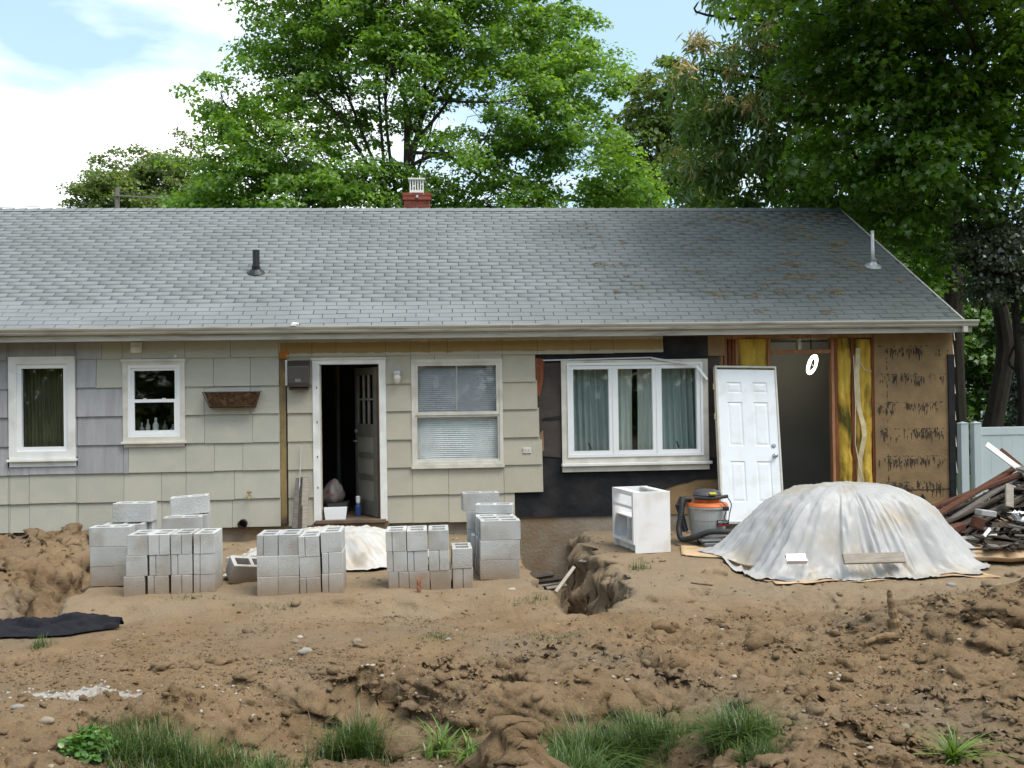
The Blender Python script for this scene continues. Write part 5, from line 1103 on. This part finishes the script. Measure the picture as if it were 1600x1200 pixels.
def thin(px, py, n, rx, ry, h, label, seed, wdt=.004, z=-.12, m_=None, bend=.6):
    p = at(px, py, Z=z)
    for _ in range(6): p = at(px, py, Z=hz(p.x, p.y))
    THIN.append(blades(n, p.x, p.y, rx, ry, h, wdt, seed, bend))
def tuft(px, py, n, rx, ry, h, label, seed, m_=GRM, wdt=.006, bend=.6, name='grass_tuft', z=-.12, extra=0):
    p = at(px, py, Z=z)
    for _ in range(6): p = at(px, py, Z=hz(p.x, p.y))
    Vv, F_, t_ = blades(n, p.x, p.y, rx, ry, h, wdt, seed, bend); o = p.copy(); o.z = hz(p.x, p.y)
    return tag(link(name, np_mesh(name, Vv-np.array(o), F_, t_), m_, None, o), label, 'grass')
tuft(270, 1192, 1800, .52, .26, .28, 'broad patch of dense green grass beside the leafy weed', 1)
tuft(412, 1142, 420, .13, .08, .22, 'rounded grass tuft with pale arching blades on the slope', 2); tuft(385, 1130, 14, .12, .05, .2, 'few long pale blades arching out by the rounded grass tuft', 3, GRL, .012, 1.0)
tuft(560, 1165, 1000, .22, .14, .3, 'dense grass tuft against the tall lump of soil', 4)
tuft(915, 1112, 1500, .27, .12, .38, 'drooping grass mat hanging into the hollow', 5, bend=1.1); tuft(900, 1160, 1700, .24, .17, .36, 'thick grass filling the hollow below the drooping mat', 6); tuft(985, 1195, 1300, .28, .14, .3, 'dark grass at the near rim of the hollow', 7)
tuft(1150, 1165, 1000, .18, .16, .3, 'bushy grass tuft growing on the loose bank', 8, bend=.9); tuft(1190, 1195, 500, .13, .1, .16, 'low grass tuft just below the bushy one on the bank', 9)
tuft(690, 1180, 60, .10, .06, .30, 'bright green broad-bladed grass clump between the soil lumps', 10, GRL, .016, .8); tuft(735, 1195, 40, .08, .06, .26, 'second bright broad-bladed clump beside the rounded lump', 11, GRL, .016, .8)
thin(1040, 1135, 120, .07, .05, .16, 'small grass wisp under the rooty clod', 12); tuft(1490, 1195, 90, .025, .02, .26, 'bright green blades sprouting low on the loose bank', 13, GRL, .014, .9)
thin(560, 1120, 200, .3, .15, .05, 'sparse short grass near the blackened stick', 14)
thin(690, 995, 260, .22, .16, .04, 'thin green fuzz of grass on the trodden soil below the block rows', 15, wdt=.004); thin(860, 1000, 260, .35, .14, .035, 'sparse low weeds on the trodden soil near the trench', 16, wdt=.005); thin(845, 948, 260, .3, .1, .04, 'thin grass at the mouth of the trench', 17, wdt=.004)
thin(65, 1010, 90, .10, .1, .12, 'little grass wisp in front of the black fabric', 18, wdt=.004); thin(480, 1195, 40, .05, .04, .2, 'thin wisp of grass by the dense tuft', 19, .003)
thin(1000, 890, 60, .12, .1, .14, 'thin green stalks above the right edge of the trench', 20, wdt=.005); thin(300, 960, 50, .3, .1, .08, 'scattered blades at the soil step before the blocks', 21, wdt=.004)
thin(440, 960, 160, .35, .12, .03, 'faint grass fuzz before the end-out blocks', 22, wdt=.004)
tuft(60, 838, 500, .5, .14, .10, 'strip of dark grass along the foot of the siding', 23, z=.1); tuft(110, 836, 400, .3, .14, .11, 'grass under the siding beside the earth channel', 24, z=.1)
STALKS = []
def stalkset(px0, px1, py, n, h, label, seed):
    Vs = []; Fs = []; Ts = []; off = 0; g = random.Random(seed); o = at((px0+px1)/2, py, Z=-.2)
    for k in range(n):
        p = at(g.uniform(px0, px1), py+g.uniform(-30, 30), Z=-.2); v, f, t = blades(1, p.x, p.y, .01, .01, h*g.uniform(.6, 1.2), .0032, seed*100+k, .35); Vs.append(v); Fs.append(f+off); Ts.append(t); off += len(v)
    STALKS.append((np.concatenate(Vs), np.concatenate(Fs), np.concatenate(Ts)))
stalkset(210, 390, 1150, 90, .26, 'thin dry seed stalks rising above the broad grass patch', 41); stalkset(480, 640, 1120, 55, .28, 'thin dry seed stalks above the grass tuft by the tall lump', 42)
stalkset(850, 1230, 1165, 60, .26, 'thin dry stalks between the hollow and the bushy tuft', 43); stalkset(1420, 1560, 1190, 10, .2, 'few dry stalks at the foot of the loose bank', 44)
for nm_, LS, m_, lab in (('thin_grass', THIN, GRM, 'thin scattered green grass on the bare soil'), ('dry_stalks', STALKS, DRY, 'thin dry seed stalks over the rough soil')):
    off = 0; VV = []; FF = []; TT = []
    for v, f, t in LS: VV.append(v); FF.append(f+off); TT.append(t); off += len(v)
    tag(link(nm_, np_mesh(nm_, np.concatenate(VV), np.concatenate(FF), np.concatenate(TT)), m_), kind='stuff')
p = at(140, 1165, Z=-.12)
for _ in range(8): p = at(140, 1165, Z=hz(p.x, p.y))
wp = empty('leafy_weed', (p.x, p.y, hz(p.x, p.y)), label='low leafy weed with round bright green leaves', cat='weed')
n = 420; g = np.random.default_rng(3); a = g.uniform(0, 6.28, n); el = g.uniform(.1, 1.5, n); r_ = .17*g.uniform(.55, 1.05, n)
C_ = np.stack([np.cos(a)*np.cos(el)*r_*1.15, np.sin(a)*np.cos(el)*r_*.9, np.sin(el)*r_*.95+.01], 1)
def leaves(C_, size, tmpl, faces, g, upw=.8, outd=None, spread_=.6, droop=0):
    n = len(C_); nr = g.normal(0, spread_, (n, 3)); nr[:, 2] += upw
    if outd is not None: nr = nr+outd*.6
    nr /= np.linalg.norm(nr, axis=1, keepdims=True); t = g.normal(0, 1, (n, 3)); t[:, 2] -= droop
    if outd is not None: t = t+outd*.8
    t -= nr*(t*nr).sum(1, keepdims=True); t /= np.linalg.norm(t, axis=1, keepdims=True)+1e-9; b = np.cross(nr, t)
    M_ = np.stack([t, b, nr], 1); Vv = np.einsum('kj,njd->nkd', tmpl, M_)*np.asarray(size).reshape(-1, 1, 1)+C_[:, None]
    F_ = (faces[None]+np.arange(n)[:, None, None]*len(tmpl)).reshape(-1, faces.shape[1]); return Vv.reshape(-1, 3), F_
OVAL = np.array([(0, 0, 0), (.35, .38, .05), (.8, .32, .04), (1, 0, 0), (.8, -.32, .04), (.35, -.38, .05)]); OVF = np.array([[0, 1, 2, 3], [0, 3, 4, 5]])
SPEAR = np.array([(0, 0, 0), (.35, .15, .03), (1, 0, -.12), (.35, -.15, .03)]); SPF = np.array([[0, 1, 2], [0, 2, 3]])
LOBE = np.array([(0, 0, 0), (.02, .5, -.06), (.38, .26, .03), (.55, .55, -.05), (.62, .2, .02), (1, 0, -.08), (.62, -.2, .02), (.55, -.55, -.05), (.38, -.26, .03), (.02, -.5, -.06)]); LOF = np.array([[0, 1, 2], [2, 3, 4], [4, 5, 6], [6, 7, 8], [8, 9, 0], [0, 2, 8], [2, 4, 8], [4, 6, 8]])
v, f = leaves(C_, g.uniform(.03, .045, n), OVAL, OVF, g, .9, C_/.17)
link('leaves', np_mesh('leaves', v, f, np.repeat(g.uniform(0, 1, n), len(OVAL))), leafmat('weed_leaf', (.05, .14, .02), (.12, .26, .045), .3, .05), wp)
m = MB()
for k in range(26): a_ = jit(3.14); q = Vector((math.cos(a_)*.1, math.sin(a_)*.08, random.uniform(.06, .14))); m.tube([(0, 0, 0), q*.5+Vector((0, 0, .03)), q], .002, 4, False)
m.build('stems', GRL, wp)

# ---------------------------------------------------------------- trees
BARK = mat('bark', (.075, .062, .05), (.045, .038, .03), 7, .95, .6, 20, .1, st=(2, 2, .5)); BARKD = mat('dark_bark', (.022, .018, .014), (.035, .03, .024), 7, .95, .6, 20, .1, st=(2, 2, .5))
def tree(name, label, base, trunk, tr0, lobes, nclus, nleaf, lsize, crad, lm, bm_, seed, tmpl=(LOBE, LOF), droop=.0, group=None, upw=.9, shell=.5, vsq=.42, lr=.26):
    g = np.random.default_rng(seed); e = empty(name, base, label=label, cat='tree', group=group); m = MB(); bs = np.array(base, float)
    tp = smoothpath(trunk, 5); rad = [tr0*(1-.62*i/(len(tp)-1)) for i in range(len(tp))]; rad[0] *= 1.25; m.tube(tp, rad, 10)
    T = np.array([p[:] for p in tp]); lob = np.array(lobes, float); lob[:, :3] -= bs
    limbs_ = []
    for l in lob:
        k = g.integers(int(len(T)*.45), len(T)); s = T[k]; c = l[:3]; mid = (s+c)/2+np.array([g.normal(0, .3), g.normal(0, .3), .12*np.linalg.norm(c-s)]); mid[2] = min(mid[2], c[2]+l[5]*.2)
        L_ = smoothpath([s, s*.55+mid*.45+g.normal(0, .15, 3), mid, c*.8+mid*.2+g.normal(0, .2, 3), c+np.array([0, 0, l[5]*.35])], 4); r0_ = tr0*lr; m.tube(L_, [r0_*(1-.82*i/(len(L_)-1)) for i in range(len(L_))], 7); limbs_.append(np.array([p[:] for p in L_]))
    w_ = lob[:, 3]*lob[:, 4]*lob[:, 5]; w_ = w_**(.75); w_ /= w_.sum(); ids = g.choice(len(lob), nclus, p=w_); CC = []; OD = []
    for i in ids:
        d = g.normal(0, 1, 3); d /= np.linalg.norm(d); rr = shell+(1-shell)*g.uniform()**.6; c = lob[i, :3]+d*rr*lob[i, 3:6]; CC.append(c); OD.append(d)
        lb_ = limbs_[i]; s = lb_[min(len(lb_)-1, int(len(lb_)*g.uniform(.45, 1)))]
        if g.uniform() < .75: md = (s+c)/2+g.normal(0, .12, 3)*np.linalg.norm(c-s)+np.array([0, 0, .08*np.linalg.norm(c-s)]); m.tube([s, md, c], [tr0*.06, tr0*.04, tr0*.015], 4, False)
    CC = np.array(CC); OD = np.array(OD); n = nclus*nleaf; ci = np.repeat(np.arange(nclus), nleaf); rs_ = crad*g.uniform(.6, 1.4, nclus)
    off = g.normal(0, 1, (n, 3)); off /= np.linalg.norm(off, axis=1, keepdims=True); off *= (g.uniform(0, 1, n)**.45)[:, None]*rs_[ci][:, None]; h_ = np.linalg.norm(off[:, :2], axis=1); off[:, 2] = off[:, 2]*vsq-.28*h_**2/rs_[ci]
    P_ = CC[ci]+off; od = OD[ci]*.5+off/(rs_[ci][:, None]); sz = lsize*g.uniform(.65, 1.25, n)
    v, f = leaves(P_, sz, tmpl[0], tmpl[1], g, upw, od*.8, .55, droop)
    tint = np.clip(.45+.25*g.normal(0, 1, nclus)[ci]*.6+.22*g.normal(0, 1, n), 0, 1)
    m.build('trunk', bm_, e); link('crown', np_mesh('crown', v, f, np.repeat(tint, len(tmpl[0]))), lm, e); return e, P_, od
LM1 = leafmat('maple_leaf', (.10, .215, .030), (.21, .37, .064), .58, .04)
LM2 = leafmat('far_leaf', (.10, .16, .04), (.18, .25, .07), .5, .04)
LMC = leafmat('chestnut_leaf', (.08, .16, .04), (.17, .28, .08), .5, .04)
LMD = leafmat('shade_maple_leaf', (.045, .11, .013), (.15, .29, .034), .58, .05)
LMH = leafmat('holly_leaf', (.035, .055, .025), (.075, .095, .05), .25, .1)
DIA = (np.array([(0, 0, 0), (.45, .42, .05), (1, 0, -.08), (.45, -.42, .05)]), np.array([[0, 1, 2, 3]]))
DI2 = (np.array([(0, 0, 0), (.3, .5, -.05), (.55, .18, .03), (1, 0, -.08), (.55, -.18, .03), (.3, -.5, -.05)]), np.array([[0, 1, 2, 3], [0, 3, 4, 5]]))
def mp_(px, py, Y, rx, ry, rz): p = at(px, py, Y=Y); return (p.x, p.y, p.z, rx, ry, rz)
# the big maple behind the ridge
ML = [mp_(360, 280, 16, 1.5, 2, 1.2), mp_(345, 165, 16.5, 1.0, 1.6, 1.0), mp_(440, 235, 15, 1.8, 2, 1.5), mp_(450, 110, 16, 1.7, 2.2, 1.7), mp_(480, 20, 16.5, 2.2, 2.4, 1.8), mp_(620, 0, 15.5, 2.3, 2.5, 2.0), mp_(600, 110, 14.5, 1.4, 1.5, 1.2), mp_(740, 60, 16, 2.0, 2.3, 1.8),
      mp_(860, 50, 17, 1.5, 2, 1.6), mp_(900, 130, 16, 1.6, 2, 1.1), mp_(830, 170, 14.8, 1.6, 1.8, 1.4), mp_(760, 240, 14.5, 1.8, 1.8, 1.3), mp_(900, 250, 15.5, 1.7, 2, 1.3), mp_(970, 300, 15.5, 1.3, 1.6, .9), mp_(560, 290, 15, 1.5, 1.7, 1.0), mp_(480, 310, 14.5, 1.6, 1.8, .9), mp_(660, 310, 16, 1.7, 1.8, .9),
      mp_(560, -110, 16.5, 3, 3, 2.2), mp_(740, -100, 16.5, 2.8, 3, 2.2), mp_(330, 320, 16, 1.3, 1.6, .8), mp_(800, 320, 15.5, 2, 1.8, .9), mp_(540, 190, 17.5, 1.3, 1.4, 1.2), mp_(680, 180, 17.5, 1.2, 1.4, 1.2)]
bx_ = at(620, 600, Y=16.3)
tree('maple_tree', 'large bright green maple with many stems rising behind the roof ridge', (bx_.x, 16.3, 0), [(0, 0, 0), (.1, 0, 2.5), (.0, 0, 4.5), (.15, .1, 6), (.35, 0, 8), (.4, 0, 10)], .21, ML, 1350, 95, .135, .56, LM1, BARK, 11, DI2, shell=.25, vsq=.36, lr=.3)
m = None
tree('ridge_tree', 'mid-green tree standing right of the big maple behind the ridge', (at(1030, 600, Y=24).x, 24, 0), [(0, 0, 0), (.1, 0, 4), (0, 0, 8), (.2, 0, 12)], .25, [mp_(1035, 150, 24, 1.6, 1.8, 1.3), mp_(1010, 210, 24, 1.5, 1.6, 1.3), mp_(1070, 215, 25, 1.4, 1.6, 1.4), mp_(1035, 290, 24, 2.0, 1.8, 1.2), mp_(1110, 300, 25, 1.5, 1.5, 1.2), mp_(985, 300, 25, 1.4, 1.4, 1)], 150, 90, .2, .62, LM2, BARK, 12, DI2)
for k, (px, py, rx, lab) in enumerate(((165, 312, 1.5, 'far hazy green tree beside the utility pole'), (215, 285, 2.2, 'far rounded tree right of the utility pole'), (275, 275, 2.2, 'far tree touching the left side of the big maple'), (250, 322, 2.6, 'far low bushy tree just over the ridge'))):
    c = at(px, py, Y=46+2*k); tree('far_tree', lab, (c.x, c.y, 0), [(0, 0, 0), (.1, 0, 4), (0, .1, c.z)], .25, [(c.x-rx*.5, c.y, c.z, rx, rx, rx*.8), (c.x+rx*.6, c.y, c.z-.5, rx, rx, rx*.8), (c.x, c.y, c.z+rx*.5, rx*.8, rx*.8, rx*.7), (c.x, c.y, c.z-rx, rx*1.3, rx, rx*.8)], 90, 115, .2, .8, LM2, BARK, 20+k, DI2)
# chestnut over the right end of the roof
CL = [mp_(1100, 130, 5.5, .7, .9, .8), mp_(1120, 190, 6, .8, 1, .8), mp_(1175, 90, 6, .9, 1, .9), mp_(1190, 190, 5.5, .9, 1, .9), mp_(1110, 275, 6.5, .8, 1, .7), mp_(1180, 280, 7, 1, 1, .8), mp_(1240, 60, 6, 1, 1, 1), mp_(1250, 150, 6.5, 1, 1, 1), mp_(1150, -20, 6, .7, 1, .35), mp_(1240, -40, 6, 1.1, 1.1, .9), mp_(1270, 260, 7.5, 1.2, 1.1, .9), mp_(1090, 10, 5.5, .22, .3, .2)]
tb = at(1494, 600, Y=7.5)
_, CP, COD = tree('chestnut_tree', 'tree with drooping long leaves and pale catkin tufts overhanging the roof', (tb.x, 7.5, 0), [(0, 0, 0), (-.05, 0, 2.5), (.0, 0, 5), (-.1, 0, 7.5), (-.3, 0, 10)], .25, CL, 230, 62, .21, .42, LMC, BARKD, 31, (SPEAR, SPF), droop=1.2, upw=.3, shell=.3, vsq=.6)
# catkins
g = np.random.default_rng(5); k = g.choice(len(CP), 1500, replace=False); sel = CP[k]; ce = [o for o in col.objects if o.name == 'chestnut_tree'][0]
cand = np.where((CP[:, 0]+tb.x < 8.2) & (COD[:, 1] < -.1) & (COD[:, 2] > -.3))[0]; tuftc = g.choice(cand, 140, replace=False); P_ = ((CP[tuftc]+np.array([0, -.12, .04]))[:, None]+g.normal(0, .055, (140, 16, 3))).reshape(-1, 3)
v, f = leaves(P_, g.uniform(.16, .28, len(P_)), np.array([(0, 0, 0), (.5, .035, .08), (1, 0, -.1), (.5, -.035, .08)]), np.array([[0, 1, 2], [0, 2, 3]]), g, .2, None, .6, 1.3)
link('catkins', np_mesh('catkins', v, f, np.repeat(g.uniform(0, 1, len(P_)), 4)), leafmat('catkin', (.42, .36, .19), (.58, .5, .29), .35, .02), ce)
# dark maple at the right
DL = [mp_(1330, 60, 3.5, 1.2, 1.3, 1.0), mp_(1430, 40, 3, 1.3, 1.4, 1.1), mp_(1300, 160, 4, 1.0, 1.3, .8), mp_(1400, 150, 3, 1.2, 1.3, .8), mp_(1330, 240, 3.2, .95, 1.1, .45), mp_(1420, 270, 3, 1.1, 1.2, .6), mp_(1500, 180, 3.5, 1.3, 1.4, .9), mp_(1560, 80, 3, 1.4, 1.4, 1.2), mp_(1380, 330, 4.5, 1.2, 1.2, .6), mp_(1480, 300, 4.5, 1.2, 1.2, .7), mp_(1570, 220, 4, 1.2, 1.3, .8), mp_(1300, 310, 5.5, 1.2, 1.2, .6), mp_(1350, -60, 4, 1.6, 1.6, 1.0), mp_(1500, -60, 3.5, 1.7, 1.7, 1.0), mp_(1640, 0, 3, 1.5, 1.5, 1.4), mp_(1430, 400, 6.5, 1.0, 1.0, .6),
      (6.5, -1, 8.2, 1.8, 1.8, .8), (5.4, 1.5, 8.4, 1.5, 1.5, .7), (7.5, 1.2, 9, 2, 2, .9), (9.8, 0, 7.6, 1.8, 1.8, 1)]
tb2 = at(1548, 640, Y=6)
q = [at(1548, 690, Y=6), at(1570, 560, Y=6), at(1566, 500, Y=6), at(1552, 430, Y=6), at(1545, 330, Y=5.8), at(1540, 200, Y=5.5), at(1530, 60, Y=5.2)]
tr_ = [(0, 0, -.0)]+[tuple(p-Vector((tb2.x, 6, 0))) for p in q]
tree('shade_maple', 'dark spreading maple with a bowed trunk behind the white fence', (tb2.x, 6, 0), tr_, .21, DL, 560, 110, .118, .55, LMD, BARKD, 41, (LOBE, LOF), shell=.25, vsq=.32)
# holly-like small tree, conifer and the green wall beyond
tree('holly_tree', 'grey-green small-leaved tree at the right beyond the fence', (at(1590, 600, Y=4).x, 4, 0), [(0, 0, 0), (.1, 0, 1.5), (0, 0, 3), (-.1, 0, 4.5)], .12, [mp_(1545, 390, 4, .55, .7, .6), mp_(1590, 330, 4, .7, .7, .6), mp_(1580, 440, 4, .65, .7, .5), mp_(1620, 400, 4, .8, .8, .9), mp_(1540, 450, 4.4, .45, .5, .3)], 120, 110, .075, .34, LMH, BARKD, 51, DIA, upw=.4)
UL = [(1450, 400, 20, 'green'), (1520, 440, 17, 'green'), (1590, 520, 15, 'green'), (1450, 540, 16, 'green'), (1540, 580, 14, 'green'), (1400, 330, 21, 'green'), (1640, 430, 18, 'green')]
LMU = leafmat('understorey_leaf', (.035, .085, .012), (.09, .18, .028), .45, .04)
labs = ('lit green tree seen past the roof end high up', 'lit green tree between the two dark trunks', 'low lit shrub tree above the fence at the far right', 'leafy tree close behind the gable corner', 'low leafy tree just above the fence between the trunks', 'leafy tree behind the sloping roof edge', 'leafy tree at the far right behind the grey-green one')
for k, (px, py, Y, _) in enumerate(UL):
    c = at(px, py, Y=Y); tree('understorey_tree', labs[k], (c.x, c.y, 0), [(0, 0, 0), (.1, 0, c.z*.5), (0, .1, c.z)], .12, [(c.x-.8, c.y, c.z, 1.5, 1.3, 1.3), (c.x+.9, c.y, c.z-.4, 1.5, 1.3, 1.2), (c.x, c.y, c.z+1, 1.4, 1.2, 1.0), (c.x, c.y-.3, max(.8, c.z-1.6), 1.7, 1.2, 1.0)], 80, 75, .17, .5, LMU, BARKD, 60+k, DI2, shell=.2)
cf = at(1592, 640, Y=9); e = empty('conifer_tree', (cf.x, cf.y, 0), label='dark drooping conifer in front of the neighbouring white house', cat='tree')
MB().tube([(0, 0, 0), (0, 0, 3.2)], [.08, .02], 8).build('trunk', BARKD, e); g = np.random.default_rng(9); n = 5200; z = g.uniform(.3, 3.3, n); a = g.uniform(0, 6.28, n); rr = (3.4-z)*.33*g.uniform(.2, 1, n); z -= rr*.35+.08*np.sin(a*5)
P_ = np.stack([rr*np.cos(a), rr*np.sin(a), z], 1); v, f = leaves(P_, g.uniform(.1, .2, n), np.array([(0, 0, 0), (.5, .12, 0), (1, 0, -.1), (.5, -.12, 0)]), np.array([[0, 1, 2], [0, 2, 3]]), g, .4, np.stack([np.cos(a), np.sin(a), -.3+0*a], 1), .3, .4)
link('crown', np_mesh('crown', v, f, np.repeat(g.uniform(0, 1, n), 4)), leafmat('conifer_needles', (.010, .018, .010), (.025, .04, .02), .1, .03), e)
# the wood at the back of the yard, behind the photographer, mirrored in the window panes
g = np.random.default_rng(77); n = 26000; X = g.uniform(-45, 50, n); hmax = 9+4*fbm(X*.12, X*0+.3, 91, 3)*1.6; Z = hmax*g.uniform(.02, 1, n)**.8; Y = -34+g.normal(0, 1.6, n)
P_ = np.stack([X, Y, Z], 1); v, f = leaves(P_, g.uniform(.5, .9, n), DI2[0], DI2[1], g, .5, None, .7)
tag(link('woodland', np_mesh('woodland', v, f, np.repeat(g.uniform(0, 1, n), len(DI2[0]))), LM2), kind='stuff')
# fallen catkins on the right of the roof
g = np.random.default_rng(15); n = 700; cl = g.uniform(0, 1, (70, 2)); i = g.integers(0, 70, n); X = 2.3+cl[i, 0]**.7*4.6+g.normal(0, .10, n); U_ = .3+cl[i, 1]*4.1+g.normal(0, .06, n); k = (X < 7.0) & (U_ > .1) & (U_ < 4.6); X = X[k]; U_ = U_[k]; n = len(X)
m = MB()
for x, u_ in zip(X, U_):
    a = g.uniform(0, 3.14); L_ = g.uniform(.04, .12); b = g.uniform(-.04, .04)
    pts = [roofp(x+math.cos(a)*L_*t-math.sin(a)*b*(1-4*t*t), u_+math.sin(a)*L_*.7*t, .016) for t in (-.5, 0, .5)]
    m.tube(pts, .0045, 3, False)
tag(m.build('fallen_catkins', mat('dry_catkin', (.22, .155, .08), (.16, .11, .055), 30, .9), None), 'scattered brown catkins fallen on the roof shingles', 'litter', kind='stuff')
